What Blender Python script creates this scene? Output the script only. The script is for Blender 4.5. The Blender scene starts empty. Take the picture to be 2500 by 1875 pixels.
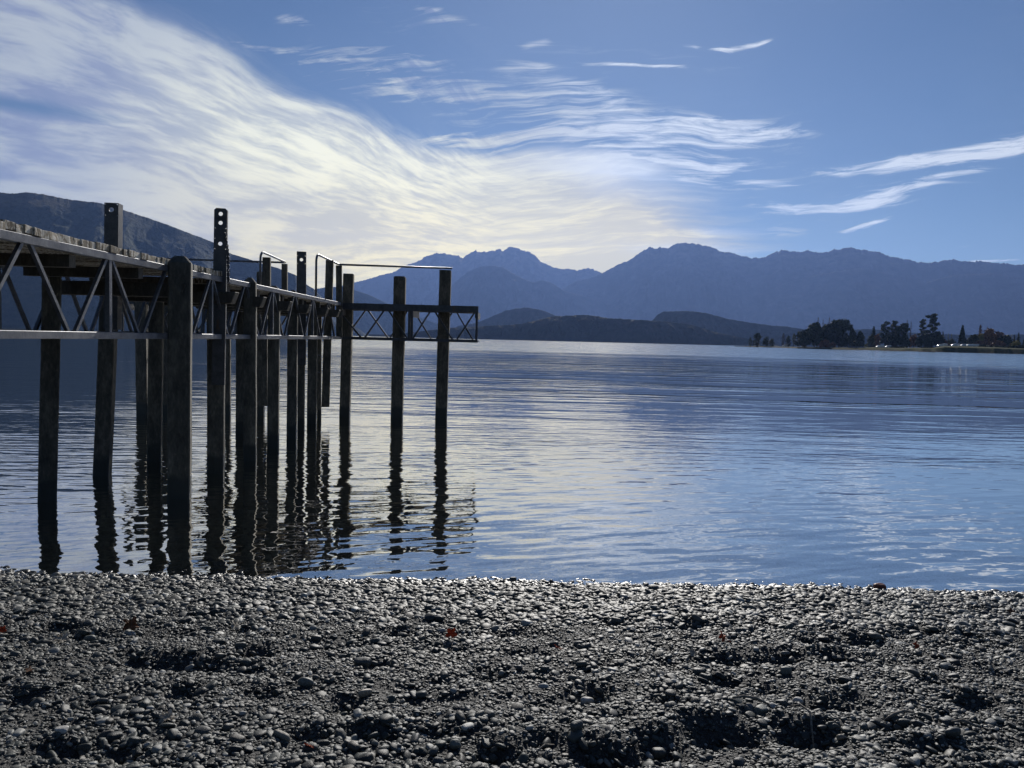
import bpy, bmesh, math, random
import numpy as np
from mathutils import Vector, Matrix
R = math.radians
random.seed(7)
rng = np.random.default_rng(7)
scene = bpy.context.scene
col = scene.collection

# ------------------------------------------------------------------ camera
FPX, CX, CY = 1878.0, 1250.0, 937.5
ROLL = math.atan(0.025)
PITCH = math.atan((937.5-829)*math.cos(ROLL)/FPX)
CAM = np.array([0.0, 0.0, 1.9])
F_ = np.array([0, math.cos(PITCH), -math.sin(PITCH)])
U0 = np.array([0, math.sin(PITCH), math.cos(PITCH)])
R0 = np.array([1.0, 0, 0])
R_ = R0*math.cos(ROLL)+U0*math.sin(ROLL)
U_ = -R0*math.sin(ROLL)+U0*math.cos(ROLL)
def ray(px, py):
    return F_*FPX + R_*(px-CX) + U_*(CY-py)
def at_y(px, py, Y):
    d = ray(px, py); return CAM + d*(Y/d[1])
def at_z(px, py, z):
    d = ray(px, py); return CAM + d*((z-CAM[2])/d[2])
def at_r(px, py, D):
    d = ray(px, py); return CAM + d*(D/math.hypot(d[0], d[1]))
def gno(px, py):
    d = ray(px, py); return d[0]/d[1], d[2]/d[1]

cam_d = bpy.data.cameras.new('camera'); cam = bpy.data.objects.new('camera', cam_d); col.objects.link(cam)
cam_d.sensor_fit = 'HORIZONTAL'; cam_d.sensor_width = 36; cam_d.lens = FPX/2500*36
cam_d.clip_start = 0.05; cam_d.clip_end = 90000
M3 = Matrix(((R_[0], U_[0], -F_[0]), (R_[1], U_[1], -F_[1]), (R_[2], U_[2], -F_[2])))
cam.matrix_world = Matrix.Translation(Vector(CAM)) @ M3.to_4x4()
scene.camera = cam
scene.view_settings.view_transform = 'Standard'
scene.view_settings.look = 'None'
scene.view_settings.exposure = 0.0
scene.view_settings.gamma = 1.0

# ------------------------------------------------------------------ noise
_perm = np.random.default_rng(3).permutation(4096)
_gang = np.random.default_rng(4).random(4096)*2*np.pi
def perlin(x, y, seed=0):
    x = np.asarray(x, float); y = np.asarray(y, float)
    xi = np.floor(x).astype(np.int64); yi = np.floor(y).astype(np.int64)
    xf = x-xi; yf = y-yi
    u = xf*xf*xf*(xf*(xf*6-15)+10); v = yf*yf*yf*(yf*(yf*6-15)+10)
    def g(ix, iy, fx, fy):
        h = _perm[(_perm[(ix+seed*131) & 4095] + iy) & 4095]
        a = _gang[h]
        return np.cos(a)*fx + np.sin(a)*fy
    n00 = g(xi, yi, xf, yf); n10 = g(xi+1, yi, xf-1, yf)
    n01 = g(xi, yi+1, xf, yf-1); n11 = g(xi+1, yi+1, xf-1, yf-1)
    return (n00*(1-u)+n10*u)*(1-v) + (n01*(1-u)+n11*u)*v
def fbm(x, y, o=4, seed=0, gain=.5, ridged=False):
    s = 0; a = 1; t = 0
    for k in range(o):
        n = perlin(x*2**k, y*2**k, seed+k*7)
        if ridged: n = 0.5-np.abs(n)*1.6
        s = s+a*n; t += a; a *= gain
    return s/t*1.6
def sstep(a, b, x):
    t = np.clip((x-a)/(b-a), 0, 1); return t*t*(3-2*t)

# ------------------------------------------------------------------ object helpers
def link(o, parent=None):
    col.objects.link(o)
    if parent is not None: o.parent = parent
    return o
def tag(o, label=None, cat=None, group=None, kind=None):
    if label: o['label'] = label
    if cat: o['category'] = cat
    if group: o['group'] = group
    if kind: o['kind'] = kind
    return o
def empty(name, loc=(0, 0, 0), rz=0):
    o = bpy.data.objects.new(name, None); o.location = loc; o.rotation_euler = (0, 0, rz)
    o.empty_display_size = .2
    return link(o)
def mesh_np(name, verts, faces, mats=(), smooth=False, parent=None, mi=None):
    """verts Nx3, faces Mx4 or Mx3 arrays"""
    me = bpy.data.meshes.new(name)
    verts = np.asarray(verts, np.float32); faces = np.asarray(faces, np.int32)
    n = faces.shape[1]
    me.vertices.add(len(verts)); me.vertices.foreach_set('co', verts.ravel())
    me.loops.add(faces.size); me.loops.foreach_set('vertex_index', faces.ravel())
    me.polygons.add(len(faces))
    me.polygons.foreach_set('loop_start', np.arange(0, faces.size, n, dtype=np.int32))
    me.polygons.foreach_set('loop_total', np.full(len(faces), n, np.int32))
    if smooth: me.polygons.foreach_set('use_smooth', np.ones(len(faces), bool))
    for m in mats: me.materials.append(m)
    if mi is not None: me.polygons.foreach_set('material_index', np.asarray(mi, np.int32))
    me.update(calc_edges=True)
    return link(bpy.data.objects.new(name, me), parent)
def grid_faces(nx, ny):
    i = np.arange(nx-1)[None, :]+np.arange(ny-1)[:, None]*nx
    i = i.ravel()
    return np.stack([i, i+1, i+1+nx, i+nx], 1)

class MB:
    """collects boxes, bars and tubes and links them as ONE mesh"""
    def __init__(s): s.bm = bmesh.new(); s.k = 0
    def hexa(s, p):      # 8 points: bottom ring 0-3, top ring 4-7
        v = [s.bm.verts.new(Vector(q)) for q in p]
        for f in ((0, 3, 2, 1), (4, 5, 6, 7), (0, 1, 5, 4), (1, 2, 6, 5), (2, 3, 7, 6), (3, 0, 4, 7)):
            fc = s.bm.faces.new([v[i] for i in f]); fc.material_index = s.k
        return s
    def box(s, a, b):
        x0, y0, z0 = a; x1, y1, z1 = b
        return s.hexa([(x0, y0, z0), (x1, y0, z0), (x1, y1, z0), (x0, y1, z0), (x0, y0, z1), (x1, y0, z1), (x1, y1, z1), (x0, y1, z1)])
    def bar(s, a, b, w, h, up=(0, 0, 1)):
        a = Vector(a); b = Vector(b); d = (b-a).normalized(); u = Vector(up)
        if abs(d.dot(u)) > .95: u = Vector((0, 1, 0))
        sd = d.cross(u).normalized()*(w/2); up_ = sd.cross(d).normalized()*(h/2)
        return s.hexa([a-sd-up_, a+sd-up_, b+sd-up_, b-sd-up_, a-sd+up_, a+sd+up_, b+sd+up_, b-sd+up_])
    def tube(s, pts, rad, n=8, cap=True):
        pts = [Vector(p) for p in pts]
        rads = rad if isinstance(rad, (list, tuple)) else [rad]*len(pts)
        rings = []; prev = None
        for i, p in enumerate(pts):
            d = (pts[min(i+1, len(pts)-1)]-pts[max(i-1, 0)]).normalized()
            if prev is None:
                u = Vector((0, 0, 1)) if abs(d.z) < .9 else Vector((1, 0, 0))
                sd = d.cross(u).normalized()
            else:
                sd = (prev-d*prev.dot(d)).normalized()
            prev = sd; w = d.cross(sd)
            rings.append([s.bm.verts.new(p+(sd*math.cos(2*math.pi*k/n)+w*math.sin(2*math.pi*k/n))*rads[i]) for k in range(n)])
        for a, b in zip(rings, rings[1:]):
            for k in range(n):
                f = s.bm.faces.new([a[k], a[(k+1) % n], b[(k+1) % n], b[k]]); f.smooth = True; f.material_index = s.k
        if cap:
            s.bm.faces.new(rings[0][::-1]).material_index = s.k; s.bm.faces.new(rings[-1]).material_index = s.k
        return s
    def rings(s, rs, cap=True):   # list of rings of points, same count
        vr = [[s.bm.verts.new(Vector(p)) for p in r] for r in rs]; n = len(vr[0])
        for a, b in zip(vr, vr[1:]):
            for k in range(n):
                s.bm.faces.new([a[k], a[(k+1) % n], b[(k+1) % n], b[k]]).material_index = s.k
        if cap:
            s.bm.faces.new(vr[0][::-1]).material_index = s.k; s.bm.faces.new(vr[-1]).material_index = s.k
        return s
    def build(s, name, mats, parent=None, bevel=0, seg=1):
        bmesh.ops.recalc_face_normals(s.bm, faces=s.bm.faces)
        me = bpy.data.meshes.new(name); s.bm.to_mesh(me); s.bm.free()
        for m in (mats if isinstance(mats, (list, tuple)) else [mats]): me.materials.append(m)
        o = link(bpy.data.objects.new(name, me), parent)
        if bevel:
            b = o.modifiers.new('bevel', 'BEVEL'); b.width = bevel; b.segments = seg; b.limit_method = 'ANGLE'; b.angle_limit = R(40)
        return o

# ------------------------------------------------------------------ node helper
class E:
    """tiny expression builder over shader math nodes"""
    def __init__(s, nt, sock): s.nt = nt; s.s = sock
    @staticmethod
    def m(nt, op, *a):
        n = nt.nodes.new('ShaderNodeMath'); n.operation = op
        for i, v in enumerate(a):
            if isinstance(v, E): nt.links.new(v.s, n.inputs[i])
            else: n.inputs[i].default_value = float(v)
        return E(nt, n.outputs[0])
    def __add__(s, o): return E.m(s.nt, 'ADD', s, o)
    __radd__ = __add__
    def __sub__(s, o): return E.m(s.nt, 'SUBTRACT', s, o)
    def __rsub__(s, o): return E.m(s.nt, 'SUBTRACT', o, s)
    def __mul__(s, o): return E.m(s.nt, 'MULTIPLY', s, o)
    __rmul__ = __mul__
    def __truediv__(s, o): return E.m(s.nt, 'DIVIDE', s, o)
    def f(s, op, *a): return E.m(s.nt, op, s, *a)
    def clamp(s): return E.m(s.nt, 'MINIMUM', E.m(s.nt, 'MAXIMUM', s, 0), 1)
    def ss(s, a, b):
        n = s.nt.nodes.new('ShaderNodeMapRange'); n.interpolation_type = 'SMOOTHSTEP'
        s.nt.links.new(s.s, n.inputs[0]); n.inputs[1].default_value = a; n.inputs[2].default_value = b
        return E(s.nt, n.outputs[0])
def vec(nt, x, y, z=0.0):
    n = nt.nodes.new('ShaderNodeCombineXYZ')
    for i, v in enumerate((x, y, z)):
        if isinstance(v, E): nt.links.new(v.s, n.inputs[i])
        else: n.inputs[i].default_value = float(v)
    return E(nt, n.outputs[0])
def dot(nt, v, w):
    n = nt.nodes.new('ShaderNodeVectorMath'); n.operation = 'DOT_PRODUCT'
    nt.links.new(v.s, n.inputs[0])
    if isinstance(w, E): nt.links.new(w.s, n.inputs[1])
    else: n.inputs[1].default_value = w
    return E(nt, n.outputs['Value'])
def vmul(nt, v, w, op='MULTIPLY'):
    n = nt.nodes.new('ShaderNodeVectorMath'); n.operation = op
    nt.links.new(v.s, n.inputs[0])
    if isinstance(w, E): nt.links.new(w.s, n.inputs[1])
    else: n.inputs[1].default_value = w
    return E(nt, n.outputs[0])
def noise(nt, v, scale=1, detail=3, rough=.5, dist=0, kind=None, out=0, dims='3D'):
    n = nt.nodes.new('ShaderNodeTexNoise'); n.noise_dimensions = dims
    if kind: n.noise_type = kind
    nt.links.new(v.s, n.inputs['Vector']); n.inputs['Scale'].default_value = scale
    n.inputs['Detail'].default_value = detail; n.inputs['Roughness'].default_value = rough
    n.inputs['Distortion'].default_value = dist
    return E(nt, n.outputs[out])
def ramp(nt, fac, stops, interp='LINEAR'):
    n = nt.nodes.new('ShaderNodeValToRGB'); n.color_ramp.interpolation = interp
    el = n.color_ramp.elements
    while len(el) < len(stops): el.new(.5)
    for e, (p, c) in zip(el, stops): e.position = p; e.color = (*c, 1)
    nt.links.new(fac.s, n.inputs[0]); return E(nt, n.outputs[0])
def mixc(nt, fac, a, b, blend='MIX'):
    n = nt.nodes.new('ShaderNodeMix'); n.data_type = 'RGBA'; n.blend_type = blend
    for s_, v in ((n.inputs[0], fac), (n.inputs[6], a), (n.inputs[7], b)):
        if isinstance(v, E): nt.links.new(v.s, s_)
        elif isinstance(v, (int, float)): s_.default_value = v
        else: s_.default_value = (*v, 1)
    return E(nt, n.outputs[2])
def geo(nt, what='Position'):
    n = nt.nodes.new('ShaderNodeNewGeometry'); return E(nt, n.outputs[what])
def texco(nt, what='Object'):
    n = nt.nodes.new('ShaderNodeTexCoord'); return E(nt, n.outputs[what])
def sep(nt, v):
    n = nt.nodes.new('ShaderNodeSeparateXYZ'); nt.links.new(v.s, n.inputs[0]); return [E(nt, n.outputs[i]) for i in range(3)]
def mat(name):
    m = bpy.data.materials.new(name); m.use_nodes = True; nt = m.node_tree
    b = nt.nodes['Principled BSDF']
    return m, nt, b
def setin(nt, b, name, v):
    if isinstance(v, E): nt.links.new(v.s, b.inputs[name])
    elif isinstance(v, (int, float)): b.inputs[name].default_value = v
    else: b.inputs[name].default_value = (*v, 1) if len(v) == 3 and b.inputs[name].type == 'RGBA' else v
def bump(nt, b, h, dist=.01, strength=1):
    n = nt.nodes.new('ShaderNodeBump'); n.inputs['Distance'].default_value = dist; n.inputs['Strength'].default_value = strength
    nt.links.new(h.s, n.inputs['Height'])
    nt.links.new(n.outputs[0], b.inputs['Normal']); return n
# ------------------------------------------------------------------ sun and sky
SUN_EL, SUN_AZ = R(28), R(7)
sd = bpy.data.lights.new('sun', 'SUN'); sd.energy = 4.8; sd.angle = R(.5); sd.color = (1, .95, .88)
sun = link(bpy.data.objects.new('sun', sd))
sdir = Vector((math.sin(SUN_AZ)*math.cos(SUN_EL), math.cos(SUN_AZ)*math.cos(SUN_EL), math.sin(SUN_EL)))
sun.rotation_euler = sdir.to_track_quat('Z', 'Y').to_euler()
world = bpy.data.worlds.new('World'); scene.world = world; world.use_nodes = True
nt = world.node_tree; nt.nodes.clear()
sky = nt.nodes.new('ShaderNodeTexSky'); sky.sky_type = 'NISHITA'; sky.sun_disc = False
sky.sun_elevation = SUN_EL; sky.sun_rotation = SUN_AZ; sky.altitude = 200
sky.air_density = 1.0; sky.dust_density = 0.15; sky.ozone_density = 2.5
D = texco(nt, 'Generated')
dx, dy, dz = sep(nt, D)
iy = 1.0/dy.f('MAXIMUM', .12) if False else E.m(nt, 'DIVIDE', 1.0, dy.f('MAXIMUM', .12))
gx = dx*iy; gz = dz*iy
V0 = vec(nt, gx, gz, 1.0)
# gentle domain warp so that the cloud strokes are not straight
w1 = noise(nt, V0, 2.2, 1, .5, out=1, dims='2D')
w2 = noise(nt, V0, 9.0, 2, .5, out=1, dims='2D')
wv = vmul(nt, vmul(nt, w1, (.5, .5, .5), 'SUBTRACT'), (.16, .07, 0))
wv2 = vmul(nt, vmul(nt, w2, (.5, .5, .5), 'SUBTRACT'), (.03, .014, 0))
V = vmul(nt, vmul(nt, V0, wv, 'ADD'), wv2, 'ADD')
def brush(cx, cy, dxp, dyp, hl, wd, amp, acc=0.0):
    """soft stroke given by centre, direction and half sizes (in photo pixels, turned into sky directions)"""
    c = np.array(gno(cx, cy)); n = math.hypot(dxp, dyp)
    e = np.array(gno(cx+dxp/n*50, cy+dyp/n*50)); d = (e-c)/np.linalg.norm(e-c)
    L = hl/FPX; W = wd/FPX; p = np.array([-d[1], d[0]])
    u = dot(nt, V, (d[0]/L, d[1]/L, -d.dot(c)/L)); v = dot(nt, V, (p[0]/W, p[1]/W, -p.dot(c)/W))
    u2 = u*u
    q = E.m(nt, 'MULTIPLY_ADD', v, v, u2*u2)
    return E.m(nt, 'MULTIPLY_ADD', E.m(nt, 'POWER', .3679, q), amp, acc)
# fan of cirrus: fibres run out of one vanishing point
vx, vz = gno(1720, 675)
sx, sy_, _ = sep(nt, V)
ang = E.m(nt, 'ARCTAN2', sy_-vz, E.m(nt, 'SUBTRACT', vx, sx))
rad = E.m(nt, 'SQRT', (sx-vx)*(sx-vx)+(sy_-vz)*(sy_-vz))
lr = E.m(nt, 'LOGARITHM', rad+.05, 2.718)
P = vec(nt, ang*4.2, lr*.8, 0)
n_f1 = noise(nt, P, 2.6, 6, .58, .12, dims='2D')
P2 = vec(nt, ang*8, lr*1.5, 4.0)
n_f2 = noise(nt, P2, 5.0, 4, .62, .18, dims='2D')
P3 = vec(nt, ang*2.0, lr*.9, 9.0)
n_f0 = noise(nt, P3, 1.6, 3, .5, .2, dims='2D')
# right-hand field: nearly horizontal fibres that rise a little to the right
H = vec(nt, dot(nt, V, (1.5, .25, 0)), dot(nt, V, (-1.4, 9.0, 0)), 2.0)
n_h1 = noise(nt, H, 2.2, 6, .6, .25, dims='2D')
H2 = vec(nt, dot(nt, V, (3.6, .6, 0)), dot(nt, V, (-3.6, 34.0, 0)), 7.0)
n_h2 = noise(nt, H2, 3.2, 5, .66, .4, dims='2D')
side = sx.ss(gno(1050, 500)[0], gno(1420, 500)[0])
def lerp(a, b, t): return a+(b-a)*t
fib = lerp(n_f1*.52+n_f2*.48, n_h1*.6+n_h2*.4, side)
base = lerp(n_f0, n_h1, side)
# broad body of the cloud
body = None
for a in [
    (-250, 120, 1, .42, 620, 190, 1.0), (230, 120, 1, .47, 380, 150, .85), (520, 270, 1, .44, 420, 120, .9),
    (-150, 400, 1, .12, 700, 105, .95), (-100, 590, 1, .10, 900, 120, .85), (520, 480, 1, .17, 620, 95, .85),
    (840, 370, 1, .30, 420, 90, 1.05), (1090, 470, 1, .16, 420, 95, 1.0), (1200, 590, 1, .05, 480, 120, 1.0),
    (1350, 410, 1, -.02, 330, 50, .75), (1560, 480, 1, .04, 260, 60, .5), (1050, 700, 1, 0, 620, 80, .8),
    (1620, 600, 1, 0, 260, 70, .5), (300, 720, 1, 0, 900, 90, .6), (700, 560, 1, .1, 350, 60, .7),
    ]:
    body = brush(*a, acc=body if body is not None else 0.0)
body = body.f('MINIMUM', 1.15)
gap = brush(60, 268, 1, .2, 280, 17, .8)
wisp = None
for a in [
    (1430, 330, 1, -.03, 330, 15, .95), (1640, 300, 1, -.13, 200, 20, .95), (1840, 292, 1, .02, 160, 14, .6), (1700, 332, 1, -.2, 170, 9, .75), (1700, 283, 1, -.1, 30, 8, .7),
    (1560, 385, 1, .05, 180, 13, .75), (1770, 385, 1, -.1, 34, 10, .7), (1850, 430, 1, .02, 70, 8, .6), (1500, 420, 1, .1, 200, 12, .5),
    (2160, 395, 1, -.03, 160, 13, .9), (2340, 378, 1, -.12, 180, 20, .9), (2460, 350, 1, -.2, 90, 16, .8),
    (2030, 492, 1, -.03, 170, 14, .85), (2170, 462, 1, -.18, 150, 17, .75), (2340, 425, 1, -.14, 80, 7, .8),
    (2095, 540, 1, -.18, 78, 7, .9), (2410, 633, 1, -.05, 60, 4, .9), (1800, 560, 1, -.1, 120, 16, .45),
    (1735, 91, 1, .03, 85, 6, .7), (1850, 79, 1, -.17, 80, 6, .8), (1550, 147, 1, -.04, 170, 5, .55), (1880, 118, 1, -.2, 160, 6, .25),
    (745, 62, 1, .15, 60, 12, .55), (1080, 22, 1, .3, 50, 9, .6), (1150, 58, 1, .1, 60, 10, .5), (1290, 112, 1, -.4, 25, 8, .7),
    (950, 145, 1, .1, 160, 22, .4), (840, 155, 1, 0, 120, 6, .5), (1280, 165, 1, -.1, 40, 12, .55), (1400, 215, 1, .35, 110, 26, .35),
    (1200, 90, 1, .2, 380, 75, .22), (1060, 232, 1, .05, 100, 8, .45), (1250, 230, 1, .1, 260, 40, .22), (2080, 185, 1, -.2, 60, 26, .15),
    (2000, 610, 1, -.02, 500, 16, .3), (1560, 320, 1, -.06, 460, 52, .42), (1500, 400, 1, -.02, 420, 48, .5), (2250, 400, 1, -.08, 330, 40, .26), (2140, 480, 1, -.14, 300, 34, .28),
    (1650, 470, 1, .04, 260, 60, .36), (1250, 250, 1, .12, 420, 50, .33), (900, 190, 1, .1, 330, 60, .30), (1750, 110, 1, -.1, 260, 30, .22), (1780, 640, 1, 0, 260, 40, .3), (720, 130, 1, .1, 180, 10, .3),
    ]:
    wisp = brush(*a, acc=wisp if wisp is not None else 0.0)
wisp = wisp.f('MINIMUM', 1.1)
bodyd = (body*1.25 + brush(1180, 650, 1, 0, 700, 150, .3) + (fib-.5)*1.35 + (base-.5)*.6 - gap*1.0 - .32).clamp()*(body.ss(.0, .85))
wispd = (wisp*1.15 + (n_h2-.5)*3.3 + (n_h1-.5)*1.4 - .50).clamp()*wisp.ss(.03, .6)
dens = E.m(nt, 'MAXIMUM', bodyd*.86, wispd*.74)
veil = ((noise(nt, V, 3.0, 4, .6, dims='2D')-.35)*.12).clamp()
dens = (dens+veil).clamp()
# colour of the clouds: lit from behind; thin strands brightest, warmer towards the low sky under the sun
lowglow = brush(1150, 640, 1, 0, 900, 190, 1.0).clamp()
bright = brush(950, 420, 1, .25, 560, 170, 1.0).clamp()
strand = (fib-.38).ss(0, .24)
ccol = mixc(nt, strand, (.25, .29, .42), (.46, .50, .53))
ccol = mixc(nt, bright*.85, ccol, mixc(nt, strand, (.60, .62, .54), (1.12, 1.09, .80)))
ccol = mixc(nt, lowglow*.9, ccol, mixc(nt, strand, (.84, .72, .38), (1.24, 1.04, .46)))
ccol = mixc(nt, wisp.ss(.1, .8)*(gx.ss(gno(1150, 500)[0], gno(1600, 500)[0])), ccol, (.78, .82, .86))
skyc = vmul(nt, E(nt, sky.outputs[0]), (SKM*.92, SKM*.98, SKM*1.12)) if False else E(nt, sky.outputs[0])
hs = nt.nodes.new('ShaderNodeHueSaturation'); hs.inputs['Saturation'].default_value = 1.0
nt.links.new(skyc.s, hs.inputs['Color'])
skt = vmul(nt, E(nt, hs.outputs[0]), (.76, .92, 1.10))
bg1 = nt.nodes.new('ShaderNodeBackground'); nt.links.new(skt.s, bg1.inputs[0]); bg1.inputs[1].default_value = .042
bg2 = nt.nodes.new('ShaderNodeBackground'); nt.links.new(ccol.s, bg2.inputs[0]); bg2.inputs[1].default_value = 1.12
mx = nt.nodes.new('ShaderNodeMixShader'); nt.links.new(dens.s, mx.inputs[0])
nt.links.new(bg1.outputs[0], mx.inputs[1]); nt.links.new(bg2.outputs[0], mx.inputs[2])
wo = nt.nodes.new('ShaderNodeOutputWorld'); nt.links.new(mx.outputs[0], wo.inputs[0])
world.cycles.sampling_method = 'MANUAL'; world.cycles.sample_map_resolution = 1024
# ------------------------------------------------------------------ mountains
def forest_mat(name, cols, scale, bdist, top=None, rough=.9):
    m, nt, b = mat(name); P = geo(nt)
    n1 = noise(nt, P, scale, 5, .65); n2 = noise(nt, P, scale*.08, 3, .5)
    c = ramp(nt, (n1*.6+n2*.4), [(.36, cols[0]), (.5, cols[1]), (.62, cols[2])])
    if top is not None:
        z = sep(nt, P)[2]
        t = (z + (noise(nt, P, .004, 4)-.5)*260).ss(top[0], top[1])
        c = mixc(nt, t, c, ramp(nt, n1, [(.35, top[2]), (.65, top[3])]))
    setin(nt, b, 'Base Color', c); setin(nt, b, 'Roughness', rough); setin(nt, b, 'Specular IOR Level', .15)
    bump(nt, b, noise(nt, P, scale, 5, .7), bdist)
    return m
M_far = forest_mat('far_rock', [(.018, .024, .022), (.028, .032, .028), (.045, .044, .038)], .006, 25, (1050, 1500, (.05, .048, .042), (.11, .10, .088)))
M_near = forest_mat('beech_forest', [(.018, .03, .018), (.03, .045, .024), (.05, .06, .034)], .03, 9, (620, 760, (.08, .07, .04), (.14, .12, .07)))
M_hill = forest_mat('hill_forest', [(.014, .02, .014), (.022, .028, .017), (.036, .035, .023)], .035, 7)

def mountain(name, pts, Dr, Df, mats, label=None, amp=.16, n=900, nr=110, jag=.006, fseed=1, pw=1.15, back=.35):
    pts = sorted(pts); px = np.linspace(pts[0][0], pts[-1][0], n)
    py = np.interp(px, [p[0] for p in pts], [p[1] for p in pts])
    az = np.empty(n); h = np.empty(n)
    for i in range(n):
        p = at_r(px[i], py[i], Dr); az[i] = math.atan2(p[0], p[1]); h[i] = p[2]
    h = np.maximum(h, 2)
    h0 = h.copy(); h = h*(1+jag*(fbm(az*160, az*0+3.3, 4, fseed, .6)+.8*fbm(az*620, az*0+7.1, 3, fseed+3, .6)))
    t = np.concatenate([np.linspace(0, 1, nr), 1+np.linspace(0, 1, 24)[1:]])
    T, A = np.meshgrid(t, az, indexing='ij'); kk = np.exp(-((T-1)/.05)**2); Hh = h0[None, :]*(1-kk)+h[None, :]*kk
    dep = np.maximum(np.convolve(np.pad(h0, 20, 'edge'), np.ones(41)/41, 'valid')*1.22, 12)
    D = np.where(T <= 1, Dr-dep*(1-T), Dr+dep*(T-1)*1.2)
    X = D*np.sin(A); Y = D*np.cos(A)
    s = np.where(T <= 1, np.clip(T, 0, 1)**pw, np.clip(1-(T-1), 0, 1)**1.2)
    wl = (Dr-Df)*.6
    rg = fbm(X/wl, Y/wl*.6, 6, fseed+20, .52, ridged=True)
    env = np.where(T <= 1, np.clip(T*4, 0, 1)*np.clip((1-T)*3.0, 0, 1), np.clip((T-1)*2, 0, 1)*.5)
    Z = Hh*(s + amp*env*rg)
    Z = np.where(T <= 0.001, -8, np.maximum(Z, -8 + 9*T)); Z[-1, :] = -8
    V = np.stack([X, Y, Z], -1).reshape(-1, 3)
    o = mesh_np(name, V, grid_faces(n, len(t)), mats, smooth=True)
    tag(o, label, None, None, 'structure'); return o

ridgeA = [(-900, 640), (-500, 520), (-250, 470), (-60, 478), (0, 470), (24, 473), (68, 469), (113, 476), (180, 489), (245, 495), (290, 509), (340, 525), (407, 548), (475, 574), (530, 595), (565, 620), (600, 630), (636, 643), (677, 654), (721, 671), (747, 694), (766, 705), (800, 740), (860, 790), (900, 822)]
ridgeB = [(600, 800), (680, 745), (740, 715), (774, 705), (800, 701), (830, 700), (865, 708), (899, 719), (927, 732), (952, 743), (1000, 765), (1060, 788), (1130, 812), (1180, 832)]
ridgeC = [(480, 800), (600, 760), (700, 730), (800, 708), (865, 690), (911, 678), (943, 668), (959, 665), (975, 656), (994, 646), (1022, 637), (1038, 627), (1052, 621), (1066, 618), (1085, 619), (1101, 622), (1118, 625), (1130, 630), (1149, 618), (1161, 612), (1180, 615), (1200, 612), (1213, 609), (1220, 608), (1227, 612), (1240, 605), (1258, 603), (1272, 609), (1290, 614), (1305, 623), (1323, 640), (1345, 650), (1363, 655), (1399, 658), (1408, 661), (1424, 656), (1439, 654), (1453, 659), (1469, 666), (1500, 680), (1600, 720), (1750, 770), (1900, 810)]
ridgeC2 = [(1000, 800), (1060, 740), (1110, 690), (1140, 665), (1170, 652), (1200, 648), (1225, 652), (1260, 672), (1300, 690), (1325, 684), (1345, 690), (1380, 712), (1450, 730), (1600, 800)]
ridgeD = [(1100, 822), (1250, 770), (1330, 730), (1381, 701), (1406, 687), (1435, 681), (1468, 668), (1489, 656), (1507, 647), (1533, 636), (1548, 628), (1562, 618), (1587, 603), (1601, 608), (1612, 603), (1630, 606), (1645, 598), (1660, 594), (1674, 593), (1703, 596), (1720, 601), (1735, 603), (1753, 611), (1786, 618), (1810, 625), (1833, 630), (1865, 629), (1880, 620), (1909, 610), (1945, 615), (1974, 613), (2000, 617), (2012, 616), (2040, 609), (2074, 605), (2100, 609), (2147, 616), (2180, 627), (2215, 633), (2240, 639), (2271, 642), (2300, 637), (2328, 633), (2360, 639), (2396, 638), (2450, 643), (2500, 647), (2700, 640), (2900, 610), (3200, 640), (3700, 740)]
ridgeD2 = [(1550, 830), (1700, 790), (1830, 730), (1920, 690), (2010, 668), (2100, 655), (2180, 670), (2260, 690), (2330, 672), (2420, 668), (2500, 680), (2750, 670), (3100, 700), (3700, 800)]
ridgeE = [(1060, 829), (1120, 795), (1164, 788), (1200, 773), (1233, 759), (1260, 753), (1290, 751), (1323, 757), (1355, 770), (1400, 785), (1480, 800), (1560, 833)]
ridgeF = [(900, 825), (1000, 812), (1100, 800), (1164, 797), (1200, 795), (1240, 794), (1272, 791), (1310, 782), (1345, 773), (1399, 770), (1435, 769), (1489, 777), (1562, 781), (1634, 786), (1688, 793), (1742, 810), (1800, 822), (1850, 832), (1900, 845)]
ridgeG = [(1540, 835), (1580, 795), (1594, 781), (1605, 768), (1620, 761), (1677, 759), (1724, 764), (1779, 779), (1833, 788), (1887, 795), (1920, 797), (1949, 802), (2020, 808), (2120, 803), (2160, 806), (2260, 815), (2400, 818), (2600, 815), (3000, 812), (3600, 850)]
mountain('mountain', ridgeA, 5200, 4450, [M_near], 'dark forested mountain falling towards the water behind the jetty deck', amp=.11, jag=.006, fseed=2, n=1000, nr=180, pw=1.0)
mountain('mountain', ridgeB, 8200, 7750, [M_near], 'lower dark mountain spur just behind the end of the jetty', amp=.14, fseed=5, n=500, nr=90)
mountain('mountain', ridgeC, 15500, 13700, [M_far], 'craggy blue mountain range beyond the end of the jetty', amp=.2, fseed=8, jag=.022)
mountain('mountain', ridgeC2, 12200, 11000, [M_far], 'nearer shoulder in front of the craggy blue range', amp=.2, fseed=11, jag=.01, n=500)
mountain('mountain', ridgeD, 13200, 11500, [M_far], 'long blue mountain range with a domed summit across the lake', amp=.17, fseed=14, n=1800, jag=.018)
mountain('mountain', ridgeD2, 12300, 11200, [M_far], 'shaded lower spurs of the long blue range', amp=.16, fseed=17, n=900, jag=.01)
mountain('hill', ridgeE, 5600, 5400, [M_hill], 'rounded forested hill behind the low headland', amp=.15, fseed=21, n=400, nr=60, jag=.02)
mountain('hill', ridgeG, 4600, 4450, [M_hill], 'pale forested hill behind the low headland and the lakeside trees', amp=.2, fseed=24, n=900, nr=90, jag=.02)
mountain('hill', ridgeF, 3300, 3190, [M_hill], 'low dark wooded headland along the far water edge', amp=.2, fseed=27, n=900, nr=90, jag=.03, pw=.9)

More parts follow.
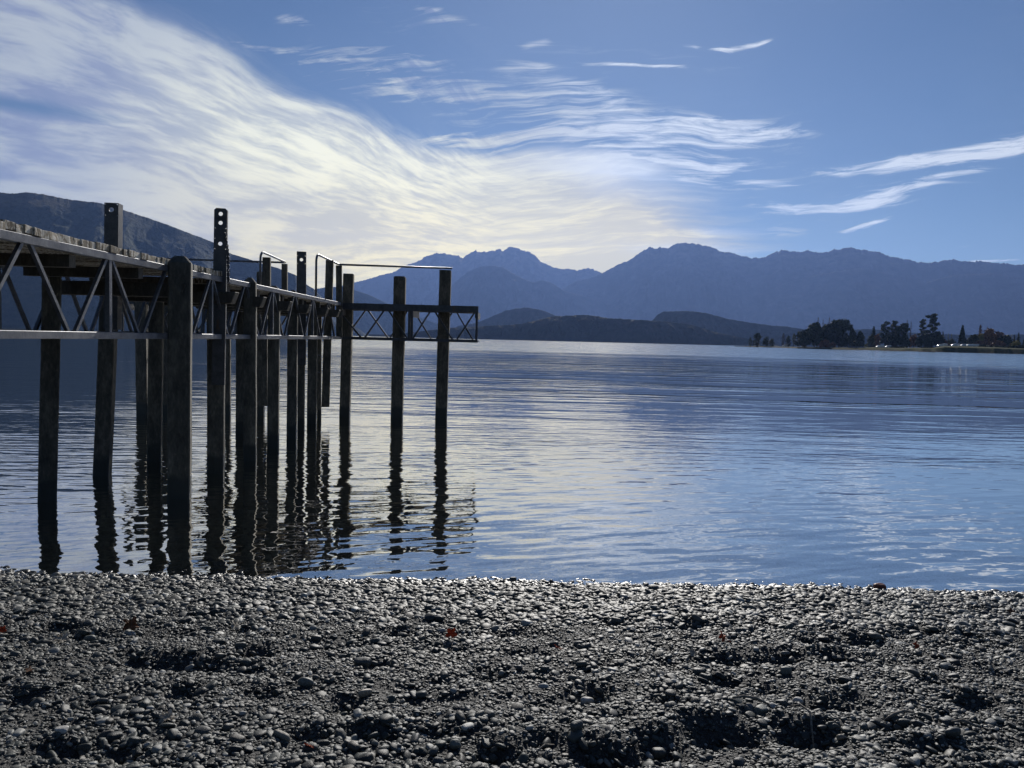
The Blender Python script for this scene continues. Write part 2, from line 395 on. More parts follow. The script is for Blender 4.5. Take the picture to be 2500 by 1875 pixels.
# ------------------------------------------------------------------ the beach and lake bed (one ground sheet)
WL = 5.80                                   # distance of the water's edge
def prof(y, x):
    d = (WL + .05*np.sin(x*.9+.5) + .06*x*.35) - y
    up = np.where(d < 6, .105*d, .63+.03*(d-6)); up = np.minimum(up, 3.0)
    dn = np.where(d > -12, .13*d, -1.56+.22*(d+12)); dn = np.maximum(dn, -7)
    return np.where(d > 0, up, dn)
PITS = []      # (x, y, half length, half width, depth, angle)
def pit(px, py, wpx, hpx, dep, slope=0):
    p = at_z(px, py, .28); p = at_z(px, py, float(prof(p[1], p[0]))); y = p[1]
    a = wpx*y/FPX*.5; b = max(.05, hpx*.5*y*y/(FPX*1.5))
    PITS.append((p[0], y, a, b, dep, slope))
for a in [(1390, 1575, 130, 34, .03), (1820, 1598, 290, 34, .045, .25), (2060, 1556, 240, 30, .045, .12), (2040, 1602, 90, 22, .03), (1770, 1662, 90, 26, .03), (1872, 1674, 70, 24, .03),
          (2245, 1532, 70, 20, .03), (2380, 1550, 60, 30, .03), (1776, 1792, 190, 60, .06), (1975, 1798, 170, 60, .055), (1612, 1826, 130, 60, .05), (1490, 1848, 190, 50, .05), (2030, 1718, 170, 44, .05),
          (1630, 1708, 80, 40, .03), (1430, 1690, 120, 40, .035), (1325, 1815, 90, 34, .03), (452, 1612, 270, 40, .05), (362, 1530, 60, 24, .03), (150, 1525, 110, 24, .03), (628, 1585, 90, 24, .035),
          (135, 1836, 150, 44, .045), (290, 1840, 120, 40, .03), (442, 1694, 80, 30, .035), (840, 1726, 80, 50, .045), (915, 1794, 170, 36, .04), (752, 1798, 100, 36, .035), (1198, 1636, 80, 44, .035),
          (1215, 1838, 120, 44, .04), (580, 1512, 50, 30, .03), (2300, 1665, 120, 30, .03), (2390, 1715, 130, 40, .035), (2180, 1780, 120, 34, .03), (980, 1540, 110, 20, .03), (300, 1585, 60, 20, .02),
          (1690, 1510, 90, 16, .02), (2420, 1480, 90, 16, .02), (2330, 1838, 200, 40, .035), (620, 1690, 90, 30, .03), (60, 1700, 100, 36, .03), (1080, 1665, 80, 30, .02)]:
    pit(*a)
def ground(x, y):
    x = np.asarray(x, float); y = np.asarray(y, float)
    z = prof(y, x)
    near = sstep(-3, 0, y)*sstep(11, 7, y)
    on = sstep(5.7, 4.6, y)
    z = z + near*(.012*fbm(x*1.3, y*1.6, 3, 41)+.010*fbm(x*3.5, y*4.5, 3, 45))
    z = z + near*on*(.040*fbm(x*1.9+3, y*3.0, 3, 51) - .022*np.maximum(0, fbm(x*4+9, y*5.4, 2, 55)-.12)*2)
    for (cx, cy, a, b, dep, sl) in PITS:
        u = (x-cx)/a; v = (y-cy-sl*(x-cx)*.4)/b; q = u*u*u*u+v*v
        z = z - dep*1.2*np.exp(-q*1.1) + dep*.45*np.exp(-(u*u+((v-1.9)/.8)**2))*1.0 + dep*.2*np.exp(-(u*u+((v+1.9)/.8)**2))
    z = z + .02*sstep(5.2, 5.6, y)*sstep(6.1, 5.7, y)
    return z
def nonuni(lo, hi, step, far, g=1.35):
    a = list(np.arange(lo, hi+1e-6, step)); s = step; v = a[-1]; ext = []
    while v < far: s *= g; v += s; ext.append(v)
    s = step; v = a[0]; pre = []
    while v > -far: s *= g; v -= s; pre.append(v)
    return np.array(pre[::-1]+a+ext)
gxs = nonuni(-7, 7, .024, 17000); gys = nonuni(1.2, 9, .020, 17000)
GX, GY = np.meshgrid(gxs, gys)
GZ = ground(GX, GY)
M_ground, nt, b = mat('wet_gravel')
P = geo(nt); pz = sep(nt, P)[2]; py_ = sep(nt, P)[1]
v1 = nt.nodes.new('ShaderNodeTexVoronoi'); v1.inputs['Scale'].default_value = 130; nt.links.new(P.s, v1.inputs['Vector'])
v2 = nt.nodes.new('ShaderNodeTexVoronoi'); v2.inputs['Scale'].default_value = 46; nt.links.new(P.s, v2.inputs['Vector'])
vc = sep(nt, E(nt, v1.outputs['Color']))[0]
n1 = noise(nt, P, 2.0, 4, .6)
c = ramp(nt, vc*.6+n1*.4, [(.25, (.012, .013, .013)), (.5, (.028, .029, .028)), (.8, (.065, .064, .06))])
uw = pz.ss(-.02, -.25)
c = mixc(nt, uw*.85, c, ramp(nt, noise(nt, P, 5, 5, .7), [(.35, (.16, .155, .10)), (.65, (.46, .42, .29))]))
setin(nt, b, 'Base Color', c); setin(nt, b, 'Roughness', .75)
bump(nt, b, (E(nt, v1.outputs['Distance'])*-1.0)*.5 + E(nt, v2.outputs['Distance'])*-1.0 + noise(nt, P, 60, 3, .7)*.6, .012)
g_o = mesh_np('ground', np.stack([GX, GY, GZ], -1).reshape(-1, 3), grid_faces(len(gxs), len(gys)), [M_ground], smooth=True)
tag(g_o, 'dark gravel beach sloping into the lake bed', kind='structure')

# ------------------------------------------------------------------ water
M_water = bpy.data.materials.new('lake_water'); M_water.use_nodes = True; nt = M_water.node_tree; nt.nodes.clear()
P = geo(nt); X_, Y_, _z = sep(nt, P)
dist = E.m(nt, 'SQRT', X_*X_+Y_*Y_)
# the ripples change with the distance from the beach: short ones inshore, long low ones outside, wind-ruffled far out
patch = noise(nt, vmul(nt, P, (.020, .085, 0)), 1.0, 3, .55, dims='2D')
patch2 = noise(nt, vmul(nt, P, (.07, .45, 0)), 1.0, 2, .5, dims='2D')
pm = (patch*.55+patch2*.45).ss(.40, .62)
streak = noise(nt, vmul(nt, P, (.0022, .030, 0)), 1.0, 3, .6, dims='2D')
farw = (dist + (streak-.5)*120).ss(70, 150)
lee = (X_*-1.0 - Y_*.22).ss(1.0, 7.0)*dist.ss(13, 22)
def wav(sx, sy, rot, det, rough, amp_):
    c_, s_ = math.cos(rot), math.sin(rot)
    v = vec(nt, dot(nt, P, (c_*sx, s_*sx, 0)), dot(nt, P, (-s_*sy, c_*sy, 0)), 0)
    return noise(nt, v, 1.0, det, rough, 0, dims='2D')*amp_
inshore = wav(1.5, 4.2, R(20), 1, .4, .0100) + wav(5.0, 10.0, R(13), 1, .5, .0015) + wav(.6, 1.6, R(-8), 1, .4, .012)
short = wav(1.1, 4.6, R(7), 2, .45, .0130) + wav(2.0, 7.0, R(-14), 1, .5, .0030)
mid = wav(.45, 1.7, R(5), 2, .5, .0310) + wav(.8, 2.6, R(-9), 1, .5, .008)
long_ = wav(.14, .55, R(4), 2, .5, .050)
far = wav(.06, .30, R(-3), 2, .6, .30)
h = inshore*(1.0-dist.ss(8, 17)*.9) + short*(dist.ss(7, 12)*(1.0-dist.ss(16, 30)))*(pm*.9+.35) + mid*(dist.ss(12, 22)*(1.0-dist.ss(50, 95)*.8))*(pm*1.0+.25)*(1.0-lee*.55) + long_*dist.ss(30, 60)*(pm*.8+.3)*(1.0-lee*.4) + far*farw*(1.0-lee*.9)
bn = nt.nodes.new('ShaderNodeBump'); bn.inputs['Strength'].default_value = 1; bn.inputs['Distance'].default_value = 1
nt.links.new(h.s, bn.inputs['Height'])
tb = nt.nodes.new('ShaderNodeVectorMath'); tb.operation = 'NORMALIZE'      # facets turned to the shore are the ones seen far out
tilt = farw*(1.0-lee*.95)*.040 + dist.ss(30, 90)*.004
nrm = vmul(nt, E(nt, bn.outputs[0]), vec(nt, 0, tilt*-1.0, 0), 'ADD'); nt.links.new(nrm.s, tb.inputs[0])
gl = nt.nodes.new('ShaderNodeBsdfGlossy'); gl.inputs['Roughness'].default_value = .02; gl.inputs['Color'].default_value = (1, .975, .915, 1)
nt.links.new(tb.outputs[0], gl.inputs['Normal'])
rg = farw*.05+.012; nt.links.new(rg.s, gl.inputs['Roughness'])
tr = nt.nodes.new('ShaderNodeBsdfTransparent'); tr.inputs['Color'].default_value = (.90, .93, .80, 1)
fr = nt.nodes.new('ShaderNodeFresnel'); fr.inputs['IOR'].default_value = 1.333; nt.links.new(bn.outputs[0], fr.inputs['Normal'])
mx = nt.nodes.new('ShaderNodeMixShader'); ff = E(nt, fr.outputs[0]).f('POWER', .24); nt.links.new(ff.s, mx.inputs[0]); nt.links.new(tr.outputs[0], mx.inputs[1]); nt.links.new(gl.outputs[0], mx.inputs[2])
om = nt.nodes.new('ShaderNodeOutputMaterial'); nt.links.new(mx.outputs[0], om.inputs[0])
wx = nonuni(-12, 12, .5, 17000, 1.5); wy = nonuni(5, 30, .5, 17000, 1.5); wy = wy[wy > 4.5]
WX, WY = np.meshgrid(wx, wy)
w_o = mesh_np('water', np.stack([WX, WY, WX*0], -1).reshape(-1, 3), grid_faces(len(wx), len(wy)), [M_water], smooth=True)
tag(w_o, 'calm rippled lake reflecting the sky and mountains', kind='structure')

# ------------------------------------------------------------------ haze
M_haze = bpy.data.materials.new('haze'); M_haze.use_nodes = True; nt = M_haze.node_tree; nt.nodes.clear()
pv = nt.nodes.new('ShaderNodeVolumePrincipled'); pv.inputs['Color'].default_value = (.28, .46, 1.0, 1)
pv.inputs['Density'].default_value = 2.5e-5; pv.inputs['Anisotropy'].default_value = .42
om = nt.nodes.new('ShaderNodeOutputMaterial'); nt.links.new(pv.outputs[0], om.inputs['Volume'])
hz = MB().box((-17500, -3000, -9), (17500, 17800, 2250)).build('haze', M_haze)
tag(hz, 'thin blue haze in the air over the lake', kind='stuff')
# ------------------------------------------------------------------ pebbles
def pebble_mesh(name, seed, sub=3, flat=.55, k=.22, mats=()):
    bm = bmesh.new(); bmesh.ops.create_icosphere(bm, subdivisions=sub, radius=1)
    r = np.random.default_rng(seed); ex = r.uniform(2.0, 3.8)
    offs = r.uniform(-1, 1, (5, 3)); 
    el = r.uniform(.5, .95)
    for v in bm.verts:
        p = np.array(v.co)
        p = p/(np.sum(np.abs(p)**ex)**(1/ex))
        s = 1.0
        for q in offs: s += k*.35*math.tanh(3*float(np.dot(p, q)))*.9
        p = p*s; p[1] *= el; p[2] *= flat
        v.co = p
    me = bpy.data.meshes.new(name); bm.to_mesh(me); bm.free()
    me.polygons.foreach_set('use_smooth', np.ones(len(me.polygons), bool))
    for m in mats: me.materials.append(m)
    return me
def stone_mat(name, shift=None):
    m, nt, b = mat(name)
    oi = nt.nodes.new('ShaderNodeObjectInfo'); rnd = E(nt, oi.outputs['Random'])
    O = texco(nt, 'Object'); P = geo(nt); py_ = sep(nt, P)[1]; pz = sep(nt, P)[2]
    c = ramp(nt, rnd, [(0, (.020, .024, .024)), (.18, (.036, .041, .038)), (.35, (.055, .063, .056)), (.5, (.08, .085, .076)), (.62, (.05, .055, .058)), (.74, (.11, .105, .09)), (.85, (.07, .062, .05)), (.90, (.20, .195, .175)), (1, (.42, .41, .38))])
    if shift is not None: c = shift
    n = noise(nt, vmul(nt, O, (1, 1, 1)), 2.3, 5, .65)
    c = mixc(nt, .55, c, ramp(nt, n, [(.3, (.36, .39, .40)), (.7, (1.05, 1.12, 1.12))]), 'MULTIPLY')
    wet = pz.ss(.055, .022)
    c = mixc(nt, wet*.55, c, vmul(nt, c, (.4, .4, .42)))
    under = pz.ss(-.01, -.10); c = mixc(nt, under*.8, c, ramp(nt, rnd, [(0, (.12, .115, .075)), (.6, (.26, .24, .16)), (1, (.45, .42, .32))]))
    setin(nt, b, 'Base Color', c); setin(nt, b, 'Roughness', E.m(nt, 'MULTIPLY_ADD', wet, -.20, .50) + (n-.5)*.3)
    setin(nt, b, 'Specular IOR Level', .38)
    bump(nt, b, noise(nt, P, 420, 3, .6), .0012)
    return m
M_stone = stone_mat('beach_stone')
proto_col = bpy.data.collections.new('pebble_shapes')          # holds shapes for the shingle, not linked to the scene
for i in range(12):
    o = bpy.data.objects.new('pebble_shape', pebble_mesh('pebble', 100+i, 3 if i < 6 else 2, [.5, .6, .45, .7, .38, .55][i % 6], mats=[M_stone]))
    o.name = 'shape_%02d' % i
    proto_col.objects.link(o)
def scatter(n, x0, x1, y0, y1, smin, smax, p=2.2, dens=None, lo=0, hi=6, sink=.25, seed=1):
    r = np.random.default_rng(seed)
    # more stones where the view is wide: sample a trapezoid seen from the beach, kept generous at the sides
    y = y0+(y1-y0)*r.random(n)
    half = np.minimum(x1, .80*y+1.9); x = (r.random(n)*2-1)*half
    keep = r.random(n) < half/np.max(half)
    if dens is not None: keep &= r.random(n) < dens(x, y)
    x = x[keep]; y = y[keep]; m = len(x)
    s = smin+(smax-smin)*r.random(m)**p
    z = ground(x, y)
    e = .01; nx = -(ground(x+e, y)-ground(x-e, y))/(2*e); ny = -(ground(x, y+e)-ground(x, y-e))/(2*e)
    rot = np.stack([np.clip(-ny, -.7, .7)+r.normal(0, .22, m)*-1, np.clip(nx, -.7, .7)+r.normal(0, .22, m), r.random(m)*6.283], 1)
    sc = np.stack([s, s*r.uniform(.8, 1.05, m), s*r.uniform(.75, 1.15, m)], 1)
    return np.stack([x, y, z+s*(.5-sink)*.55], 1), rot, sc, r.integers(lo, hi, m)
def patchy(a, b, sc, sd, lo=0.):
    return lambda x, y: lo+(1-lo)*sstep(a, b, fbm(x*sc, y*sc*1.4, 3, sd))
edge = lambda y: sstep(4.5, 5.25, y)
sets = [
    scatter(120000, 0, 8, 1.6, 7.2, .008, .018, 1.2, lambda x, y: .35+.65*patchy(-.25, .25, 1.3, 61)(x, y), seed=11),
    scatter(34000, 0, 8, 1.6, 7.4, .014, .032, 2.3, lambda x, y: np.clip(.25+.75*patchy(-.1, .35, .9, 63)(x, y)*1.0, 0, 1), seed=12),
    scatter(30000, 0, 8, 4.3, 7.2, .013, .030, 1.6, lambda x, y: edge(y), seed=13),
    scatter(16000, 0, 8, 4.6, 6.6, .018, .040, 1.8, lambda x, y: edge(y)*.8, seed=14),
    scatter(180000, 0, 8, 1.6, 6.3, .0045, .0105, 1.3, None, lo=6, hi=12, seed=15),
    scatter(5000, 0, 9, 6.4, 11.5, .02, .06, 1.6, None, seed=16, sink=.1),
]
PP = np.concatenate([s[0] for s in sets]); PR = np.concatenate([s[1] for s in sets]); PS = np.concatenate([s[2] for s in sets]); PI_ = np.concatenate([s[3] for s in sets])
me = bpy.data.meshes.new('shingle'); me.vertices.add(len(PP)); me.vertices.foreach_set('co', PP.astype(np.float32).ravel())
for nm, arr in (('rot', PR), ('scl', PS)):
    at = me.attributes.new(nm, 'FLOAT_VECTOR', 'POINT'); at.data.foreach_set('vector', arr.astype(np.float32).ravel())
at = me.attributes.new('idx', 'INT', 'POINT'); at.data.foreach_set('value', PI_.astype(np.int32))
me.materials.append(M_stone)
sh = link(bpy.data.objects.new('shingle', me))
tag(sh, 'grey rounded pebbles and fine gravel covering the beach', kind='stuff')
gt = bpy.data.node_groups.new('lay_stones', 'GeometryNodeTree')
gt.interface.new_socket('Geometry', in_out='INPUT', socket_type='NodeSocketGeometry')
gt.interface.new_socket('Geometry', in_out='OUTPUT', socket_type='NodeSocketGeometry')
gi = gt.nodes.new('NodeGroupInput'); go = gt.nodes.new('NodeGroupOutput')
ip = gt.nodes.new('GeometryNodeInstanceOnPoints'); ci = gt.nodes.new('GeometryNodeCollectionInfo')
ci.inputs['Collection'].default_value = proto_col; ci.inputs['Separate Children'].default_value = True; ci.inputs['Reset Children'].default_value = True
ip.inputs['Pick Instance'].default_value = True
def attr(nm, ty):
    n = gt.nodes.new('GeometryNodeInputNamedAttribute'); n.data_type = ty; n.inputs[0].default_value = nm; return n.outputs[0]
gt.links.new(gi.outputs[0], ip.inputs['Points']); gt.links.new(ci.outputs[0], ip.inputs['Instance'])
gt.links.new(attr('idx', 'INT'), ip.inputs['Instance Index'])
er = gt.nodes.new('FunctionNodeEulerToRotation'); gt.links.new(attr('rot', 'FLOAT_VECTOR'), er.inputs[0]); gt.links.new(er.outputs[0], ip.inputs['Rotation'])
gt.links.new(attr('scl', 'FLOAT_VECTOR'), ip.inputs['Scale'])
gt.links.new(ip.outputs[0], go.inputs[0])
mo = sh.modifiers.new('stones', 'NODES'); mo.node_group = gt
# ------------------------------------------------------------------ jetty materials
def steel_mat(name, c0, c1, metal, rough):
    m, nt, b = mat(name); P = geo(nt)
    n = noise(nt, P, 9, 5, .65); n2 = noise(nt, P, 60, 3, .6)
    c = ramp(nt, n*.7+n2*.3, [(.38, c0), (.6, c1)])
    rust = noise(nt, vmul(nt, P, (6, 6, 2.2)), 1, 5, .7).ss(.62, .72)
    c = mixc(nt, rust*.7, c, (.10, .055, .03))
    setin(nt, b, 'Base Color', c); setin(nt, b, 'Metallic', metal); setin(nt, b, 'Roughness', rough+(n-.5)*.3)
    bump(nt, b, n2, .0015); return m
M_galv = steel_mat('galvanised_steel', (.065, .072, .088), (.135, .142, .16), .45, .5)
M_dsteel = steel_mat('dark_steel', (.035, .038, .045), (.07, .072, .08), .4, .5)
M_rail = steel_mat('rail_steel', (.05, .055, .07), (.12, .125, .14), .5, .35)
def pile_mat(name, cs):
    m, nt, b = mat(name); P = geo(nt); z = sep(nt, P)[2]
    n = noise(nt, vmul(nt, P, (7, 7, 2.5)), 1, 6, .7); n2 = noise(nt, vmul(nt, P, (40, 40, 14)), 1, 4, .65)
    c = ramp(nt, n*.65+n2*.35, [(.36, cs[0]), (.5, cs[1]), (.66, cs[2])])
    lich = noise(nt, P, 14, 4, .7).ss(.60, .68)
    c = mixc(nt, lich*.35, c, (.16, .15, .11))
    wet = (z+(noise(nt, P, 8, 3)-.5)*.12).ss(.30, .20)
    c = mixc(nt, wet, c, (.012, .014, .012))
    setin(nt, b, 'Base Color', c); setin(nt, b, 'Roughness', .85-wet*.45)
    bump(nt, b, n*.5+n2*.7, .006); return m
M_conc = pile_mat('weathered_pile', [(.028, .028, .025), (.070, .067, .056), (.16, .15, .12)])
M_timb = pile_mat('old_timber', [(.025, .023, .02), (.055, .05, .042), (.11, .10, .085)])
M_plank, nt, b = mat('deck_plank'); P = geo(nt)
ri = nt.nodes.new('ShaderNodeNewGeometry'); rnd = E(nt, ri.outputs['Random Per Island'])
n = noise(nt, vmul(nt, P, (8, 40, 40)), 1, 5, .7); n3 = noise(nt, vmul(nt, P, (30, 26, 10)), 1, 4, .7)
c = ramp(nt, n*.6+rnd*.4, [(.25, (.10, .08, .055)), (.5, (.24, .20, .14)), (.75, (.38, .33, .25))])
c = mixc(nt, n3.ss(.49, .58)*.9, c, (.60, .57, .50)); c = mixc(nt, n3.ss(.42, .34)*.8, c, (.03, .025, .018))
setin(nt, b, 'Base Color', c); setin(nt, b, 'Roughness', .85); bump(nt, b, n+n3, .006)

# ------------------------------------------------------------------ jetty
jetty = empty('jetty', (-4.5, 10, 0))
jl = Vector((-4.5, 10, 0))
tag(jetty, 'old timber decked jetty on dark square piles with steel truss sides and bent pipe handrails', 'jetty')
XR, XL, ZT, ZB = -3.88, -5.15, 2.63, 1.81
def adopt(o, parent=jetty):     # parts are modelled in world coordinates
    o.location = (-jl.x, -jl.y, -jl.z) if parent is jetty else (0, 0, 0)
    return o
def jpart(mb, name, m, parent=jetty, bevel=0, seg=1):
    o = mb.build(name, m, parent, bevel, seg); return adopt(o, parent)

# deck
mb = MB(); y = -2.0
while y < 10.3:
    w = random.uniform(.10, .145); e1 = random.uniform(.012, .035); dz = random.uniform(-.006, .008)
    tl = random.uniform(-.006, .006)
    mb.hexa([(XL-.06, y, ZT+.003+dz), (XR+.0+e1, y, ZT+.003+dz+tl), (XR+e1, y+w-.003, ZT+.003+dz), (XL-.06, y+w-.003, ZT+.003+dz),
             (XL-.06, y, ZT+.07+dz), (XR+e1, y, ZT+.07+dz+tl), (XR+e1+random.uniform(-.008, .008), y+w-.003, ZT+.066+dz), (XL-.06, y+w-.003, ZT+.07+dz)])
    y += w
while y < 17.3:
    w = .14; mb.box((XL+.04, y, ZT-.075), (XR-.045, y+w-.01, ZT-.01)); y += w
jpart(mb, 'deck', M_plank, bevel=.003)
for nm, x0, x1 in (('deck', -3.80, -.90), ('deck', -8.75, XL-.03)):
    mb = MB(); x = x0
    while x < x1-.05:
        mb.box((x, 17.47, ZT-.10), (min(x+.135, x1), 18.55, ZT-.035)); x += .145
    jpart(mb, nm, M_plank, bevel=.005)

# trusses
def truss(axis, fixed, a0, a1, zt, zb, hc, zigs, verts_, th=.032, wd=.06, m=M_galv, hb=.065, face=0):
    """axis 'y' or 'x'; zigs = list of (a_start, top?, a_end, top?)"""
    def pt(a, z, off=0): return (fixed+off, a, z) if axis == 'y' else (a, fixed+off, z)
    root = MB()
    if axis == 'y': root.box((fixed-wd/2, a0, zt-hc), (fixed+wd/2, a1, zt))
    else: root.box((a0, fixed-wd/2, zt-hc), (a1, fixed+wd/2, zt))
    t = jpart(root, 'truss', m, bevel=.004)
    bc = MB()
    if axis == 'y': bc.box((fixed-wd/2, a0, zb), (fixed+wd/2, a1, zb+hb))
    else: bc.box((a0, fixed-wd/2, zb), (a1, fixed+wd/2, zb+hb))
    jpart(bc, 'bottom_chord', m, t, bevel=.004)
    for (s, st, e, et) in zigs:
        q = MB().bar(pt(s, zt-hc+.01 if st else zb+hb-.01), pt(e, zt-hc+.01 if et else zb+hb-.01), th, th, (1, 0, 0) if axis == 'y' else (0, 1, 0))
        jpart(q, 'brace', m, t)
    for v in verts_:
        q = MB(); w2 = .024
        if axis == 'y': q.box((fixed-.022, v-w2, zb+hb-.005), (fixed+.022, v+w2, zt-hc+.005))
        else: q.box((v-w2, fixed-.022, zb+hb-.005), (v+w2, fixed+.022, zt-hc+.005))
        jpart(q, 'upright', m, t)
    return t
def zig(start, stop, half, gap=.05):
    out = []; a = start; top = True
    while a+half <= stop+1e-6:
        out.append((a+gap, top, a+half-gap, not top)); a += half; top = not top
    return out
# the spans on either side of each joint
truss('y', XR, -2.0, 17.36, ZT, ZB, .07, zig(-1.36, 17.3, .625), [v for v in np.arange(-.11, 17, 2.5) if v > -1])
truss('y', XL, -2.0, 17.36, ZT, ZB, .07, zig(-1.1, 17.3, .55), list(np.arange(1.1, 17, 2.2)))
def axs(px): return (px-1250)/FPX*17.4
def axb(px): return (px-1250)/FPX*18.6
f = axs; fz = [(f(820), 1, f(879), 0), (f(889), 0, f(935), 1), (f(945), 1, f(992), 0), (f(1006), 0, f(1047), 1), (f(1058), 1, f(1102), 0), (f(1113), 0, f(1155), 1)]
g = axb; bz = [(g(843), 0, g(889), 1), (g(896), 1, g(945), 0), (g(950), 0, g(990), 1), (g(1008), 1, g(1050), 0), (g(1063), 0, g(1100), 1), (g(1112), 1, g(1152), 0)]
truss('x', 17.40, -3.90, -.80, ZT, ZB, .15, fz, [f(996), f(1003), -.83], m=M_dsteel, th=.036)
truss('x', 18.60, -3.95, -.86, ZT, ZB, .13, bz, [g(999), -.89], m=M_dsteel, th=.034)
truss('x', 17.40, -8.85, XL-.03, ZT, ZB, .15, zig(-8.6, -5.2, .47, .04), [-8.82, -7.0], m=M_dsteel, th=.036)
truss('x', 18.60, -8.85, XL-.03, ZT, ZB, .13, [(s+.2, not a, e+.2, not b_) for s, a, e, b_ in zig(-8.8, -5.5, .47, .04)], [-8.82, -7.0], m=M_dsteel, th=.034)
for x in (-.84, -2.3, -3.9, -5.2, -7.0, -8.82):
    jpart(MB().box((x-.035, 17.435, 2.36), (x+.035, 18.565, 2.50)), 'cross_beam', M_dsteel)
    jpart(MB().box((x-.025, 17.435, ZB+.005), (x+.025, 18.565, ZB+.055)), 'cross_beam', M_dsteel)
for y in np.arange(.6, 17, 1.25):
    jpart(MB().box((XL+.035, y-.05, 2.44), (XR-.035, y+.05, 2.548)), 'joist', M_timb)
    jpart(MB().box((XL+.035, y-.02, ZB+.01), (XR-.035, y+.02, ZB+.05)), 'cross_tie', M_galv)

# piles
def pile(xt, yt, xb, yb, wpx, rz=None, ch=.065, m=M_conc, z_top=None, off=0):
    pb = at_z(xb, yb, 0.0); Y = pb[1]; w = wpx*Y/FPX/math.cos(math.atan2(pb[0], pb[1]))*.88
    pt_ = at_y(xt, yt, Y)
    if z_top is not None:
        k = (z_top)/(pt_[2]) if pt_[2] else 1; pt_ = np.array([pt_[0], Y, z_top])
    az = math.atan2(-pb[0], pb[1]); kx = (Y+w/2)/Y
    if rz is None: rz = az-R(6)
    pb = Vector((pb[0]*kx, Y+w/2, 0)); pt_ = Vector((pt_[0]*kx, Y+w/2+random.uniform(-.02, .02), pt_[2]))
    ax = (pt_-pb); H = ax.z
    c_, s_ = math.cos(rz), math.sin(rz); cb = w*.06
    def ring(z, hw, inset=0):
        c = pb+ax*(z/H); r = []
        j = random.uniform(-.0025, .0025)
        for sx, sy in ((-1, -1), (1, -1), (1, 1), (-1, 1)):
            h2 = hw-inset
            cor = [(sx*h2, sy*(h2-cb)), (sx*(h2-cb), sy*h2)]
            if sx*sy > 0: cor = cor
            else: cor = cor[::-1]
            for (u, v) in cor: r.append((c.x+u*c_-v*s_+j, c.y+u*s_+v*c_, z))
        return r
    zs = [-3.5, -1.5, -.5] + list(np.linspace(0, H-ch, 9)); rs = [ring(z, w/2) for z in zs]
    rs.append(ring(H, w/2, ch*.8 if ch > .02 else .006))
    mb = MB(); mb.rings(rs); o = jpart(mb, 'pile', m)
    return o, pb, ax, w, rz
def holed_plate(mb, c0, ux, uz, ud, W, H, T, holes, r):
    """plate centred on ux, from c0 up by H, thickness T along ud, round holes at heights"""
    c0 = Vector(c0)
    def P3(u, z, d): return c0+ux*u+uz*z+ud*d
    z = 0; cells = []
    for hz_ in sorted(holes):
        cells.append(('s', z, hz_-W/2)); cells.append(('h', hz_-W/2, hz_+W/2)); z = hz_+W/2
    cells.append(('s', z, H))
    for k, a, b_ in cells:
        if b_-a < .002: continue
        if k == 's':
            mb.hexa([P3(-W/2, a, 0), P3(W/2, a, 0), P3(W/2, a, T), P3(-W/2, a, T), P3(-W/2, b_, 0), P3(W/2, b_, 0), P3(W/2, b_, T), P3(-W/2, b_, T)])
        else:
            n = 24; zc = (a+b_)/2; o0 = []; i0 = []; o1 = []; i1 = []
            for j in range(n):
                t = 2*math.pi*(j+.5)/n; cx, cz = math.cos(t), math.sin(t); mm = max(abs(cx), abs(cz))
                q = (cx/mm*W/2, cz/mm*W/2)
                for L, rr, d in ((o0, q, 0), (o1, q, T)): L.append(mb.bm.verts.new(P3(rr[0], zc+rr[1], d)))
                for L, d in ((i0, 0), (i1, T)): L.append(mb.bm.verts.new(P3(cx*r, zc+cz*r, d)))
            for j in range(n):
                k2 = (j+1) % n
                mb.bm.faces.new([o0[j], o0[k2], i0[k2], i0[j]]); mb.bm.faces.new([o1[j], i1[j], i1[k2], o1[k2]]); mb.bm.faces.new([i0[j], i0[k2], i1[k2], i1[j]])
def channel(parent, xc, ytop, wpx, Y, zbot, holes_px, rz, xbot=None, depth=.1, r=.026, m=M_dsteel, name='steel_channel'):
    tp = at_y(xc, ytop, Y); W = wpx*Y/FPX
    bt = Vector((tp[0], Y, zbot))
    if xbot is not None:
        k = at_y(xbot, 900, Y); bt.x = k[0]
    top = Vector(tp); uz = (top-bt); H = uz.length; uz.normalize()
    ux = Vector((math.cos(rz), math.sin(rz), 0)); ud = Vector((-math.sin(rz), math.cos(rz), 0))
    hs_ = [(at_y(xc, hp, Y)[2]-zbot) for hp in holes_px]
    if len(hs_) > 1:       # keep the square cells round the holes apart
        pass
    mb = MB(); Wc = W-.016
    # web in strips narrow enough that neighbouring holes do not overlap
    holed_plate(mb, bt, ux, uz, ud, Wc, H, .010, hs_, r)
    for s in (-1, 1):
        c = bt+ux*(s*(W/2-.004))
        a = [c-ux*.004, c+ux*.004, c+ux*.004+ud*depth, c-ux*.004+ud*depth]
        mb.hexa([*a, *[q+uz*H for q in a]])
    return jpart(mb, name, m, parent) if parent is jetty else jpart(mb, name, m, parent)
R_ = R_
# right row
pile(442, 624, 438, 1219, 54, ch=.075)
p7, pb7, ax7, w7, rz7 = pile(530, 690, 527, 1157, 41, z_top=2.60, ch=.02)
channel(p7, 539, 512, 30, pb7.y-w7/2-.05, 1.2, [522, 544, 595], R(14), xbot=532)
pile(611, 677, 611, 1127, 31, ch=.07)
pile(670, 697, 667, 1095, 29, ch=.07)
pile(716, 708, 712, 1072, 25, ch=.07)
p11, pb11, ax11, w11, rz11 = pile(737, 720, 735, 1052, 18, z_top=2.6, ch=.02)
channel(p11, 736, 614, 22, pb11.y-.13, 1.3, [634], R(12), xbot=735, r=.032)
pile(765, 735, 761, 1036, 24, ch=.06)
pile(781, 737, 779, 1026, 11, ch=.04)
